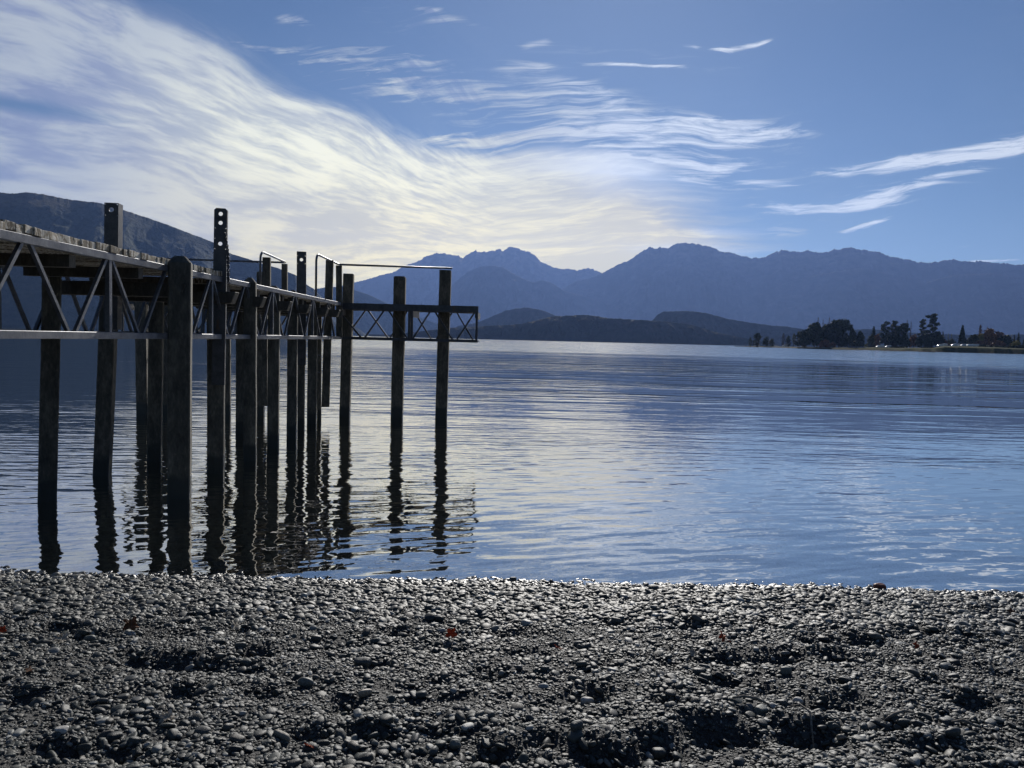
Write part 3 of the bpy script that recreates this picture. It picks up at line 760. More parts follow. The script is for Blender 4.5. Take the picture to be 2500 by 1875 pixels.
# left row
p1, pb1, ax1, w1_, rz1 = pile(129, 650, 116, 1226, 40, z_top=2.52, rz=R(30), ch=.02)
p2, pb2, ax2, w2_, rz2 = pile(268, 650, 250, 1163, 36, z_top=2.52, rz=R(14), ch=.02)
channel(p2, 272, 495, 32, pb2.y-w2_/2-.07, 1.9, [512], R(8), xbot=270, depth=.16, r=.03)
pile(382, 690, 377, 1128, 33, z_top=2.52, ch=.02)
pile(592, 700, 590, 1060, 28, z_top=2.5, ch=.02)
pile(527, 700, 526, 1086, 30, z_top=2.5, ch=.02)
# arms of the head
pile(343, 684, 349, 1012, 26, rz=R(12), ch=.03); pile(404, 700, 404, 1012, 22, rz=R(10), z_top=2.5, ch=.03)
pile(515, 655, 517, 1013, 20, rz=R(10), ch=.02); pile(557, 700, 557, 1014, 13, rz=R(8), z_top=2.5, ch=.02)
pile(637, 663, 636, 1015, 20, rz=R(8), ch=.02)
pile(852, 668, 842, 1018, 27, rz=R(4), ch=.02)
pile(977, 674, 969, 1020, 32, rz=R(3), ch=.03)
pile(1088, 659, 1077, 1021, 32, rz=R(2), ch=.012)
for yy in (4.7, 1.5, -1.7):      # the shoreward bents, left of the frame
    for xx in (XR+.14, XL-.14):
        mb = MB(); mb.rings([[(xx+sx*.13, yy+sy*.13, z) for sx, sy in ((-1, -1), (1, -1), (1, 1), (-1, 1))] for z in (-1.2, 1, 2.5)]); jpart(mb, 'pile', M_conc, bevel=.012)
# headstocks carried by the pile pairs
for y in (-1.78, 1.42, 4.62, 8.62, 10.15, 11.3, 12.65, 13.85, 15.2, 16.2):
    jpart(MB().hexa([(XL-.06, y, 2.28), (XR+.16, y, 2.28), (XR+.16, y+.16, 2.28), (XL-.06, y+.16, 2.28), (XL-.1, y, 2.435), (XR+.22, y, 2.435), (XR+.22, y+.16, 2.435), (XL-.1, y+.16, 2.435)]), 'headstock', M_timb, bevel=.01)
# hanging fender posts at the corners of the head
def fender(xt, yt, xb, yb, wpx, Y, rz=R(8), depth=.12):
    a = Vector(at_y(xt, yt, Y)); b_ = Vector(at_y(xb, yb, Y)); W = wpx*Y/FPX
    ux = Vector((math.cos(rz), math.sin(rz), 0)); ud = Vector((-math.sin(rz), math.cos(rz), 0)); mb = MB()
    for u0, u1, d0, d1 in ((-W/2, W/2, 0, .012), (-W/2, -W/2+.012, .012, depth), (W/2-.012, W/2, .012, depth)):
        q = [b_+ux*u0+ud*d0, b_+ux*u1+ud*d0, b_+ux*u1+ud*d1, b_+ux*u0+ud*d1]; t = [p+(a-b_) for p in q]
        mb.hexa([*q, *t])
    return jpart(mb, 'fender_post', M_conc)
fender(804.5, 635, 794, 994, 18, 16.55)
fender(827, 648, 828, 824, 14, 17.22)
fender(646, 700, 646, 991, 12, 16.5)
fender(650, 628, 650, 706, 18, 15.8); fender(694, 644, 694, 716, 13, 17.15)
# handrails
def rail(name, pts, r=.022):
    mb = MB(); mb.tube(pts, r, 10); return jpart(mb, name, M_rail)
ZRL = 3.5
def bend(x, y0, y1, zb_, zt_, rr=.16):
    pts = [(x, y0, zb_), (x, y0, zt_-rr)]
    for k in range(1, 7):
        a = k/6*math.pi/2; pts.append((x, y0+rr*(1-math.cos(a)), zt_-rr+rr*math.sin(a)))
    pts.append((x, y1, zt_)); return pts
pr = at_y(777, 622, 15.45); pc = at_y(831, 646, 17.36); pe = at_y(1104, 655, 17.36)
xr = pr[0]
pts = bend(xr, 15.3, 17.2, 2.55, pr[2]); pts = [Vector(p) for p in pts]; pts[-1] = Vector((pc[0]-.03, 17.25, pc[2]))
pts += [Vector((pc[0], 17.34, pc[2])), Vector((pc[0]+.08, 17.36, pc[2])), Vector(pe)]
rail('handrail', pts)
pr = at_y(642, 616, 15.3); pc = at_y(697, 641, 17.36); pe = at_y(385, 631, 17.36)
pts = [Vector(p) for p in bend(pr[0], 15.15, 17.2, 2.55, pr[2])]; pts[-1] = Vector((pc[0]+.02, 17.25, pc[2]))
pts += [Vector((pc[0], 17.34, pc[2])), Vector((pc[0]-.08, 17.36, pc[2])), Vector(pe), Vector((-8.7, 17.36, pe[2]))]
rail('handrail', pts)
jpart(MB().box((-8.74, 17.30, 2.64), (-8.62, 17.335, pe[2]+.02)), 'rail_post', M_conc)
# bolts on the far post faces
for py in (781, 825, 867, 909):
    p = Vector(at_y(776, py, 15.9)); jpart(MB().tube([p, p+Vector((.05, -.02, 0))], .012, 8), 'bolt', M_galv)

# chain hanging on the tall holed post
def link_bm(mb, c, rot, L=.034, W=.020, r=.0045):
    pts = []
    for k in range(17):
        a = 2*math.pi*k/16; x = math.cos(a)*W/2; z = math.sin(a)*W/2 + (L/2-W/2)*(1 if math.sin(a) > 0 else -1)
        v = Vector((x, 0, z)); v.rotate(rot); pts.append(c+v)
    mb.tube(pts, r, 6, cap=False)
from mathutils import Euler
mb = MB(); a = Vector(at_y(548, 572, pb7.y-w7/2-.09)); b_ = Vector(at_y(557, 640, pb7.y-w7/2-.09)); c_e = Vector(at_y(557.5, 690, pb7.y-w7/2-.09))
path = [a+(b_-a)*(k/14)+Vector((.012*math.sin(k/14*math.pi), 0, 0)) for k in range(15)]+[b_+(c_e-b_)*(k/10) for k in range(1, 11)]
for i, p in enumerate(path): link_bm(mb, p, Euler((random.uniform(-.2, .2), random.uniform(-.25, .25), (i % 2)*math.pi/2+random.uniform(-.3, .3))), L=.046, W=.028, r=.007)
ch = mb.build('chain', M_dsteel); tag(ch, 'rusty chain hanging from the tall steel post with three holes', 'chain')
mb = MB(); q = [Vector(at_y(x, y_, pb1.y-.16)) for x, y_ in ((118, 672), (121, 690), (119, 706), (124, 720), (129, 728), (137, 724), (141, 716))]
mb.tube(q, .006, 6); rp = mb.build('rope', M_plank); tag(rp, 'frayed pale rope end dangling from under the deck on the first left pile', 'rope')
# ------------------------------------------------------------------ far shore with trees and parked cars
def hz_y(px): return 829+.025*(px-1250)
def shoreD(px): return np.interp(px, [1790, 1900, 2000, 2150, 2250, 2600, 3600], [1050, 960, 880, 820, 790, 760, 740])
def hmax(px): return np.interp(px, [1790, 1830, 2000, 2120, 2200, 2270, 2300, 2400, 2600, 3600], [.6, 1.0, 1.8, 3.2, 3.6, 4.4, 6.6, 6.8, 5.5, 5])
def land_h(px, d): # d metres behind the waterline
    return np.interp(d, [-6, 0, 8, 14, 45, 500], [-1, 0, .8, .9, 1, 1.15])*np.where(d > 0, hmax(px), 1.0)
pxs = np.linspace(1790, 3600, 420); ds = np.concatenate([np.linspace(-6, 60, 40), np.linspace(70, 420, 14)])
LP, LD = np.meshgrid(pxs, ds)
wv_ = 6*fbm(LP/37, LP*0+.7, 3, 71)
taper = np.clip((LP-1790)/160, .03, 1)
DD = shoreD(LP)+wv_+LD*taper
Zl = land_h(LP, LD)+.25*fbm(LP/6, LD/9, 3, 72)*(LD > 0)
Zl[-1, :] = -2; Zl[0, :] = -2
aa = (LP-1250)/FPX
M_land, nt, b = mat('shore_grass'); P = geo(nt); z = sep(nt, P)[2]
n = noise(nt, P, .25, 5, .65)
c = ramp(nt, n, [(.35, (.03, .038, .014)), (.6, (.065, .068, .03)), (.7, (.09, .08, .04))])
c = mixc(nt, z.ss(1.5, .5), c, ramp(nt, noise(nt, P, .6, 4, .7), [(.4, (.018, .017, .014)), (.6, (.07, .06, .048))]))
setin(nt, b, 'Base Color', c); setin(nt, b, 'Roughness', .95); setin(nt, b, 'Specular IOR Level', .05); bump(nt, b, n, .5)
lo = mesh_np('land', np.stack([aa*DD, DD, Zl], -1).reshape(-1, 3), grid_faces(len(pxs), len(ds)), [M_land], smooth=True)
tag(lo, 'low grassy point with a narrow stony beach across the water', kind='structure')

def leaf_mat(name, cols, tr=.25):
    m, nt, b = mat(name); g = nt.nodes.new('ShaderNodeNewGeometry'); rnd = E(nt, g.outputs['Random Per Island'])
    P = E(nt, g.outputs['Position']); n = noise(nt, P, .25, 3, .6)
    c = ramp(nt, rnd*.45+n*.55, [(.3, cols[0]), (.5, cols[1]), (.7, cols[2])])
    setin(nt, b, 'Base Color', c); setin(nt, b, 'Roughness', .7); setin(nt, b, 'Specular IOR Level', .2)
    return m
L_dark = leaf_mat('evergreen_leaf', [(.02, .03, .016), (.036, .05, .024), (.058, .07, .032)])
L_olive = leaf_mat('olive_leaf', [(.05, .055, .02), (.10, .10, .034), (.15, .14, .045)])
L_orange = leaf_mat('autumn_leaf', [(.12, .06, .02), (.24, .11, .035), (.34, .17, .05)])
L_rust = leaf_mat('rust_leaf', [(.09, .045, .032), (.15, .075, .05), (.20, .12, .07)])
L_gold = leaf_mat('golden_leaf', [(.14, .13, .03), (.26, .22, .05), (.34, .28, .07)])
L_twig = leaf_mat('bare_twig', [(.05, .042, .04), (.08, .07, .06), (.12, .10, .085)])
M_bark, nt, b = mat('bark'); n = noise(nt, vmul(nt, geo(nt), (2, 2, .6)), 1, 4, .7)
setin(nt, b, 'Base Color', ramp(nt, n, [(.35, (.03, .025, .02)), (.65, (.09, .075, .06))])); setin(nt, b, 'Roughness', .9)
def tree(kind, px, ytop, wpx, D, label, lm, nl=900, ybase=None, group='trees on the far point', cat=None):
    r = np.random.default_rng(int(px*7+ytop))
    D = D+r.uniform(-4, 4)+(42 if px > 2105 and D > 846 else 0); x = (px-1250)/FPX*D
    d_in = D-shoreD(px); zb_ = float(land_h(px, d_in))-.1
    top = at_y(px, ytop, D)[2]; H = top-zb_; W = wpx/FPX*D*1.12
    names = {'round': ('tree', 'broad tree'), 'bush': ('shrub', 'shrub'), 'cypress': ('cypress', 'cypress'), 'conifer': ('conifer', 'conifer'), 'poplar': ('poplar', 'poplar'), 'pine': ('pine_tree', 'pine'), 'willow': ('willow', 'willow'), 'gum': ('gum_tree', 'gum tree')}
    root = empty(names[kind][0], (x, D, zb_)); tag(root, label, cat or names[kind][1], group)
    # limbs
    limbs = []; blobs = []; mb = MB()
    tr = max(.12, H*.018)
    if kind in ('round', 'gum', 'pine', 'willow', 'bush'):
        k = {'round': 11, 'gum': 14, 'pine': 16, 'willow': 9, 'bush': 6}[kind]
        sp = H*(.5 if kind != 'bush' else .2)
        mb.tube([(0, 0, 0), (r.normal(0, .01)*H, 0, H*.35), (r.normal(0, .02)*H, 0, H*.78)], [tr, tr*.7, tr*.25], 6)
        for i in range(k):
            a = i*2.4+r.uniform(0, 1); f = (i+.5)/k
            if kind == 'round': zc = H*(.14+.68*f); rad = W*.5*math.sin(math.pi*min(1, .22+.78*f*.95))*.62; br = W*r.uniform(.20, .29); bz = br*r.uniform(.7, .95)
            elif kind == 'willow': zc = H*(.25+.4*f); rad = W*.5*(1-f*.6)*.75; br = W*.2; bz = H*.26
            elif kind == 'bush': zc = H*(.25+.35*f); rad = W*.5*(1-f*.5)*.7; br = W*.24; bz = H*.3
            elif kind == 'gum': zc = H*(.12+.78*f); rad = W*.5*(.95-.35*f)*r.uniform(.5, .9); br = W*r.uniform(.17, .26); bz = br*r.uniform(.65, .9)
            else: zc = H*(.12+.82*f); rad = W*.5*(1.0-.55*f)*r.uniform(.5, .95); br = W*r.uniform(.15, .24); bz = br*r.uniform(.45, .65)
            c = np.array([math.cos(a)*rad, math.sin(a)*rad, min(zc, H-bz)])
            blobs.append((c, br, bz))
            z0 = max(H*.12, c[2]-rad*.7-H*.08)
            mb.tube([(0, 0, z0), (c[0]*.5, c[1]*.5, (z0+c[2])/2), tuple(c)], [tr*.45, tr*.3, tr*.1], 5)
        blobs.append((np.array([0, 0, H*.94-W*.1]), W*.14, W*.10))
        if kind in ('round', 'bush', 'willow'): blobs.append((np.array([0, 0, H*.5]), W*.33, H*.30))
    else:
        mb.tube([(0, 0, 0), (0, 0, H*.5), (0, 0, H*.97)], [tr, tr*.6, tr*.12], 6)
        for i in range(14):
            f = i/14; a = i*2.4; z0 = H*(.1+.82*f)
            l = {'cypress': W*.45*math.sin(math.pi*min(1, .25+f*.75)), 'conifer': W*.5*(1-f*.93), 'poplar': W*.42*math.sin(math.pi*(.15+f*.8))}[kind]
            rise = {'cypress': 1.6, 'conifer': -.1, 'poplar': 2.2}[kind]
            mb.tube([(0, 0, z0), (math.cos(a)*l*.9, math.sin(a)*l*.9, min(H*.98, z0+l*rise*.6))], [tr*.3, tr*.08], 4)
    mb.build('trunk', M_bark, root)
    # leaves
    pts = []
    if blobs:
        vol = np.array([b_[1]**2*b_[2] for b_ in blobs]); pr_ = vol/vol.sum()
        ch_ = r.choice(len(blobs), nl, p=pr_)
        d = r.normal(0, 1, (nl, 3)); d /= np.linalg.norm(d, axis=1)[:, None]
        rr = r.random(nl)**.45
        C = np.array([blobs[i][0] for i in ch_]); S = np.array([[blobs[i][1], blobs[i][1], blobs[i][2]] for i in ch_])
        pts = C+d*rr[:, None]*S*(1+.25*r.normal(0, 1, (nl, 1))*.5)
        if kind == 'willow': pts[:, 2] -= r.random(nl)*H*.15
        size = W*.045*r.uniform(.6, 1.6, nl)+.2
    else:
        f = r.random(nl)**(.8 if kind != 'conifer' else 1.5)*.97; a = r.random(nl)*6.283
        if kind == 'cypress': rad = W*.5*np.sin(np.pi*np.clip(.22+f*.78, 0, 1))**.8
        elif kind == 'conifer': rad = W*.5*(1-f)*(.72+.28*np.abs(np.sin(f*26+a*.5)))+.1
        else: rad = W*.5*np.sin(np.pi*np.clip(.12+f*.86, 0, 1))
        q = r.random(nl)**.4; lump = 1+.18*np.sin(a*3+f*14)
        pts = np.stack([np.cos(a)*rad*q*lump, np.sin(a)*rad*q*lump, H*(.06+f*.94) if kind != 'poplar' else H*(.14+f*.86)], 1)
        size = W*.07*r.uniform(.6, 1.5, nl)+.14
        if kind == 'conifer': pts[:, 2] -= rad*q*.25
    pts[:, 2] = np.clip(pts[:, 2], .1, H)
    n1_ = r.normal(0, 1, (nl, 3)); n2_ = r.normal(0, 1, (nl, 3))
    n1_ /= np.linalg.norm(n1_, axis=1)[:, None]; n2_ = np.cross(n1_, n2_); n2_ /= np.linalg.norm(n2_, axis=1)[:, None]
    s = size[:, None]
    if lm is L_twig: n1_ = n1_*.25+np.array([0, 0, 1.6]); n2_ = n2_*.25
    V = np.stack([pts-n1_*s, pts+n2_*s*.7, pts+n1_*s, pts-n2_*s*.7], 1).reshape(-1, 3)
    F = np.arange(nl*4).reshape(-1, 4)
    mesh_np('crown', V, F, [lm], parent=root)
    return root
T = [
 ('poplar', 1828, 823, 8, 1010, 'small slim dark tree at the very tip of the point', L_dark, 260),
 ('gum', 1844, 811, 18, 1005, 'small rounded tree second from the tip of the point', L_dark, 500),
 ('round', 1866, 819, 15, 1000, 'low bushy dark tree just inland of the two trees at the tip', L_dark, 400),
 ('round', 1880, 824, 13, 1000, 'lowest dark tree of the cluster at the tip', L_dark, 300),
 ('poplar', 1908, 813, 9, 985, 'thin brownish bare poplar by the first parked van of the point', L_twig, 300),
 ('round', 1920, 817, 13, 980, 'small dark tree between two thin poplars', L_dark, 350),
 ('poplar', 1934, 813, 9, 980, 'thin greyish poplar left of the big dark clump', L_olive, 300),
 ('round', 1955, 804, 34, 930, 'dark tree forming the sloping left end of the big clump', L_dark, 1000),
 ('round', 1984, 781, 44, 925, 'large dark tree with a pointed left shoulder in the big clump', L_dark, 1700),
 ('round', 2012, 789, 42, 930, 'dark flat topped tree in the middle of the big clump', L_dark, 1500),
 ('gum', 2043, 777, 48, 925, 'largest dark tree with a ragged round crown at the right of the big clump', L_dark, 2000),
 ('poplar', 1991, 773, 9, 960, 'bare twiggy poplar top showing above the big clump, leftmost of three', L_twig, 220),
 ('poplar', 2003, 776, 6, 960, 'thin poplar top in the middle of three above the big clump', L_twig, 200),
 ('poplar', 2018, 773, 9, 960, 'bare twiggy poplar top showing above the big clump, rightmost of three', L_twig, 220),
 ('willow', 2010, 825, 26, 893, 'rusty drooping willow in front of the big dark clump', L_rust, 600),
 ('willow', 2028, 832, 18, 893, 'low rusty willow beside the taller rusty willow', L_rust, 350),
 ('bush', 2057, 830, 20, 890, 'round blue green shrub between the big clump and the first cypress', L_dark, 400),
 ('cypress', 2076, 801, 17, 890, 'taller of the two dark pointed cypresses', L_dark, 800),
 ('cypress', 2095, 807, 18, 890, 'shorter of the two dark pointed cypresses', L_dark, 800),
 ('bush', 2083, 829, 24, 872, 'rounded grey green shrub in front of the two cypresses', L_dark, 450),
 ('conifer', 2127, 796, 20, 930, 'dark conifer tip rising behind the orange trees near the cypresses', L_dark, 500),
 ('round', 2122, 813, 20, 900, 'olive green tree right of the two cypresses', L_olive, 500),
 ('round', 2137, 812, 20, 900, 'orange autumn tree right of the two cypresses', L_orange, 500),
 ('bush', 2110, 838, 9, 850, 'small golden shrub on the bank below the orange trees', L_gold, 160),
 ('gum', 2156, 780, 24, 880, 'tall ragged dark tree at the left of the second dark clump', L_dark, 1000),
 ('gum', 2175, 778, 24, 880, 'tallest dark tree of the second clump with a leaning top', L_dark, 1100),
 ('round', 2176, 812, 34, 870, 'low dark tree filling the foot of the second clump', L_dark, 1000),
 ('gum', 2196, 786, 28, 870, 'dark tree at the right of the second clump', L_dark, 1200),
 ('round', 2204, 818, 24, 862, 'dark low tree at the right foot of the second clump', L_dark, 600),
 ('poplar', 2207, 779, 7, 900, 'tall thin bare poplar touching the second dark clump', L_twig, 260),
 ('poplar', 2217, 783, 5, 900, 'very thin pale poplar standing clear of the second clump', L_twig, 200),
 ('round', 2226, 813, 22, 880, 'orange brown tree in the gap between the second clump and the tall pine', L_orange, 500),
 ('pine', 2245, 776, 22, 860, 'left stem of the tall layered pine, with a bent feathery top', L_dark, 800),
 ('pine', 2270, 761, 34, 860, 'tallest tree of the point, a pine with spreading layered limbs', L_dark, 1500),
 ('round', 2252, 812, 34, 852, 'dark dense tree at the left foot of the tall layered pine', L_dark, 900),
 ('round', 2280, 808, 36, 852, 'dark dense tree at the right foot of the tall layered pine', L_dark, 900),
 ('conifer', 2296, 808, 10, 860, 'small dark conifer just right of the tall layered pine', L_dark, 300),
 ('poplar', 2309, 813, 4, 900, 'faint thin poplar, left of a pair behind the parked vans', L_olive, 120),
 ('poplar', 2317, 813, 4, 900, 'faint thin poplar, right of a pair behind the parked vans', L_olive, 120),
 ('round', 2300, 829, 18, 860, 'low red brown tree behind the leftmost parked vans of the lawn', L_rust, 300),
 ('round', 2318, 826, 20, 862, 'low olive tree behind the parked vans', L_olive, 300),
 ('conifer', 2343, 793, 21, 858, 'single dark Christmas tree shaped conifer behind the parked vans', L_dark, 1300),
 ('round', 2360, 820, 14, 866, 'small olive tree right of the single conifer', L_olive, 260),
 ('round', 2373, 813, 24, 866, 'yellow green tree below the orange poplar', L_olive, 600),
 ('poplar', 2386, 791, 8, 870, 'tall narrow orange brown poplar above the autumn trees', L_rust, 500),
 ('round', 2388, 812, 20, 864, 'golden tree at the foot of the orange brown poplar', L_gold, 450),
 ('round', 2407, 798, 32, 864, 'big round orange topped tree in the middle of the autumn trees', L_orange, 1100),
 ('conifer', 2403, 796, 6, 880, 'dark spire poking out of the big orange topped tree', L_dark, 200),
 ('round', 2432, 808, 32, 866, 'wide brown tree sloping down to the right of the big orange one', L_rust, 800),
 ('round', 2390, 832, 26, 850, 'low reddish bush at the right of the lawn', L_rust, 400),
 ('round', 2449, 816, 34, 850, 'dark domed tree in front of the wide brown tree', L_dark, 900),
 ('bush', 2430, 830, 34, 845, 'low mauve brown thicket beside the dark domed tree', L_rust, 500),
 ('bush', 2474, 828, 22, 845, 'bright yellow green bush near the end of the jetty posts', L_gold, 400),
 ('conifer', 2480, 811, 12, 870, 'dark pointed conifer, left of the last ones before the frame edge', L_dark, 400),
 ('conifer', 2470, 816, 8, 872, 'short dark conifer behind the dark domed tree', L_dark, 260),
 ('conifer', 2498, 811, 16, 866, 'broad dark conifer cut by the frame edge', L_dark, 500),
 ('round', 2530, 806, 40, 860, 'dark round tree just beyond the right edge of the frame', L_dark, 700),
 ('bush', 2398, 841, 20, 822, 'dark clipped bush at the right end of the lawn', L_dark, 400),
 ('bush', 2422, 844, 26, 815, 'dark waterside bush next to the clipped bush', L_dark, 450),
 ('bush', 2450, 845, 30, 812, 'long dark waterside bush behind the small posts', L_dark, 500),
 ('bush', 2485, 842, 36, 812, 'dark waterside bush under the broad conifer', L_dark, 550),
 ('bush', 2262, 848, 30, 815, 'dark low bush overhanging the water below the tall pine', L_dark, 450),
 ('bush', 2190, 846, 34, 838, 'dark low bush overhanging the water below the second clump', L_dark, 450),
]
for t in T: tree(t[0], t[1], t[2], t[3], t[4], t[5], t[6], int(t[7]*1.8))

# parked cars
M_white, nt, b = mat('white_car_paint'); setin(nt, b, 'Base Color', (.75, .76, .78)); setin(nt, b, 'Roughness', .25); setin(nt, b, 'Coat Weight', .8); setin(nt, b, 'Coat Roughness', .08)
M_glass, nt, b = mat('car_glass'); setin(nt, b, 'Base Color', (.02, .025, .03)); setin(nt, b, 'Roughness', .05)
M_screen, nt, b = mat('windscreen_glass'); setin(nt, b, 'Base Color', (.05, .06, .07)); setin(nt, b, 'Roughness', .6); setin(nt, b, 'Specular IOR Level', .25)
M_rub, nt, b = mat('rubber'); setin(nt, b, 'Base Color', (.02, .02, .02)); setin(nt, b, 'Roughness', .8)
def make_car():
    root = empty('parked_van'); mb = MB()
    prof_ = [(-2.75, .4), (-2.8, 1.0), (-2.55, 1.18), (-2.15, 1.28), (-1.28, 1.95), (2.7, 1.95), (2.8, 1.7), (2.8, .4)]
    mb.rings([[(x, s*1.0, z) for x, z in prof_] for s in (-1, 1)]); mb.build('body', M_white, root, bevel=.1, seg=3)
    mb = MB(); mb.rings([[(-2.13, s*.9, 1.31), (-1.30, s*.86, 1.95), (-1.24, s*.86, 1.90), (-2.05, s*.9, 1.27)] for s in (-1, 1)]); mb.build('windscreen', M_screen, root)
    mb = MB(); mb.box((-1.1, -1.012, 1.3), (2.3, 1.012, 1.75)); mb.build('window', M_glass, root, bevel=.02)
    xs = (-1.5, -.6, .3, 1.4, 2.5, 2.75); zs = (0, .21, .37, .37, .30, 0)
    mb = MB(); mb.rings([[*[(x, yy, 1.955+z*k) for x, z in zip(xs, zs)]] for yy, k in ((-.98, .8), (-.85, .97), (-.3, 1), (.3, 1), (.85, .97), (.98, .8))])
    ro = mb.build('roof', M_white, root, bevel=.02, seg=2); ro.data.polygons.foreach_set('use_smooth', np.ones(len(ro.data.polygons), bool))
    for x in (-1.75, 1.8):
        for s in (-1, 1):
            mb = MB(); mb.tube([(x, s*.8, .36), (x, s*1.02, .36)], .36, 14); mb.build('wheel', M_rub, root)
    return root
def copy_tree(o):
    c = o.copy(); col.objects.link(c)
    for ch_ in list(o.children):
        k = ch_.copy(); col.objects.link(k); k.parent = c
    return c
cars = [(1843, 1020, 'white van parked under the trees at the tip of the point'), (1912, 985, 'white van parked by the thin bare poplar'), (1918, 983, 'second white van beside the thin bare poplar'),
        (2142, 850, 'white van parked below the orange tree'), (2147, 851, 'white van parked just right of the one below the orange tree'), (2164, 852, 'white van glinting in front of the second dark clump'),
        (2291, 838, 'leftmost white van on the lawn'), (2300, 844, 'second white van from the left on the lawn'), (2325, 838, 'left van of the middle pair on the lawn'), (2332, 843, 'right van of the middle pair on the lawn'),
        (2347, 838, 'white van on the lawn in front of the single conifer'), (2354, 843, 'middle white van of the three below the single conifer'), (2361, 839, 'rightmost white van of the three below the single conifer'), (2370, 838, 'left van of the last pair on the lawn'), (2377, 843, 'rightmost white van on the lawn')]
c0 = make_car()
for i, (px, D_, lb) in enumerate(cars):
    c = c0 if i == 0 else copy_tree(c0)
    z = float(land_h(px, D_-shoreD(px)))+.05
    c.location = ((px-1250)/FPX*D_, D_, z); c.rotation_euler = (0, R(random.uniform(-2, 2)), random.uniform(-.06, .06))
    c.scale = (1.1, 1.1, 1.15)
    tag(c, lb, 'van', 'vans parked on the far point')
# small old posts standing in the water off the lawn
for i, px in enumerate([2396, 2404, 2415, 2423, 2432, 2441, 2448, 2457, 2470, 2489]):
    D_ = 752+random.uniform(-6, 6); x = (px-1250)/FPX*D_
    p = MB().tube([(x, D_, -2), (x, D_, .8), (x+random.uniform(-.1, .1), D_, random.uniform(2.0, 3.2))], [.2, .2, .17], 8).build('mooring_post', M_timb)
    tag(p, 'dark mooring post standing in the water off the dark waterside bushes', 'post', 'mooring posts off the far shore')
# ------------------------------------------------------------------ leaves, driftwood and single stones on the beach
def on_beach(px, py, it=12):
    z = .3
    for _ in range(it):
        p = at_z(px, py, z); z = float(ground(p[0], p[1]))
    return Vector((p[0], p[1], z))
def plain(name, cs, rough=.7, sc=40):
    m, nt, b = mat(name); O = texco(nt, 'Object'); n = noise(nt, O, sc, 4, .6)
    setin(nt, b, 'Base Color', ramp(nt, n, [(.35, cs[0]), (.65, cs[1])])); setin(nt, b, 'Roughness', rough); bump(nt, b, n, .002)
    if 'leaf' in name:      # thin blades let the low sun through
        out = [k for k in nt.nodes if k.type == 'OUTPUT_MATERIAL'][0]; tl = nt.nodes.new('ShaderNodeBsdfTranslucent'); nt.links.new(b.inputs['Base Color'].links[0].from_socket, tl.inputs[0])
        ms = nt.nodes.new('ShaderNodeMixShader'); ms.inputs[0].default_value = .35
        nt.links.new(b.outputs[0], ms.inputs[1]); nt.links.new(tl.outputs[0], ms.inputs[2]); nt.links.new(ms.outputs[0], out.inputs[0])
    return m
M_red = plain('red_leaf', ((.26, .045, .015), (.50, .12, .035)))
M_pale = plain('pale_leaf', ((.30, .26, .2), (.62, .56, .46)))
M_brown = plain('brown_leaf', ((.10, .045, .02), (.24, .11, .05)))
M_drift = plain('driftwood', ((.09, .08, .065), (.26, .23, .19)), .85, 60)
def leaf(px, py, wpx, m, label, tilt=(.5, .2), rz=0, name='fallen_leaf'):
    p = on_beach(px, py); s = wpx*p.y/FPX*.5
    r = np.random.default_rng(int(px)); lobes = 5; pts = []
    for k in range(30):
        a = 2*math.pi*k/30; rad = .55+.42*abs(math.cos(a*lobes/2+.3))**1.4+r.uniform(-.05, .05)
        if abs(a-math.pi*1.5) < .35: rad *= .55
        pts.append((rad*math.cos(a), rad*math.sin(a)))
    bm = bmesh.new(); c = bm.verts.new((0, 0, 0)); rings_ = []
    for f in (.45, 1.0):
        rings_.append([bm.verts.new((x*f*s, y*f*s, s*(.35*(x*x+y*y)*f*f*math.sin(2.2*x+1)+.10*r.normal()*f))) for x, y in pts])
    n = len(pts)
    for k in range(n):
        bm.faces.new([c, rings_[0][k], rings_[0][(k+1) % n]]); bm.faces.new([rings_[0][k], rings_[1][k], rings_[1][(k+1) % n], rings_[0][(k+1) % n]])
    me = bpy.data.meshes.new(name); bm.to_mesh(me); bm.free(); me.materials.append(m)
    o = link(bpy.data.objects.new(name, me)); so = o.modifiers.new('thick', 'SOLIDIFY'); so.thickness = .0012
    o.location = p+Vector((0, 0, .018+s*abs(math.sin(tilt[0]))*.8)); o.rotation_euler = (tilt[0], tilt[1], rz)
    mb = MB(); mb.tube([(0, -.3*s, 0), (.05*s, -1.0*s, .1*s), (.15*s, -1.5*s, .3*s)], .0012, 5); mb.build('leaf_stalk', m, o)
    tag(o, label, 'leaf', 'fallen leaves on the beach'); return o
leaf(1102, 1566, 32, M_red, 'dark red leaf standing upright on the pebbles, left of centre', (1.25, .15), .3)
leaf(1764, 1570, 30, M_red, 'bright orange red leaf above the long trough right of centre', (.75, -.2), 1.2)
leaf(1361, 1592, 22, M_red, 'small red leaf beside a dark hollow near the centre', (.6, .3), 2.0)
leaf(2237, 1589, 22, M_red, 'orange leaf lying far right below the two joined troughs', (.7, .1), .6)
leaf(754, 1836, 28, M_red, 'red leaf lying nearest the bottom edge', (.55, .2), 2.6)
leaf(5, 1553, 24, M_red, 'red leaf cut by the left edge', (.9, .1), .1)
leaf(72, 1647, 22, M_brown, 'brown red leaf low at the far left', (.4, .3), 1.1)
leaf(320, 1546, 44, M_brown, 'curled brown leaf with a pale lit rim', (.9, .4), .9)
leaf(150, 1571, 40, M_pale, 'pale curled leaf in the left of the beach', (.35, .3), .2)
leaf(656, 1506, 26, M_pale, 'pale leaf near the coarse pebble band left of centre', (.6, .2), 2.2)
leaf(575, 1539, 28, M_pale, 'white ragged leaf left of centre', (.5, -.2), 1.7)
leaf(1692, 1608, 30, M_pale, 'pale leaf at the left tip of the long trough', (.6, .2), .8)
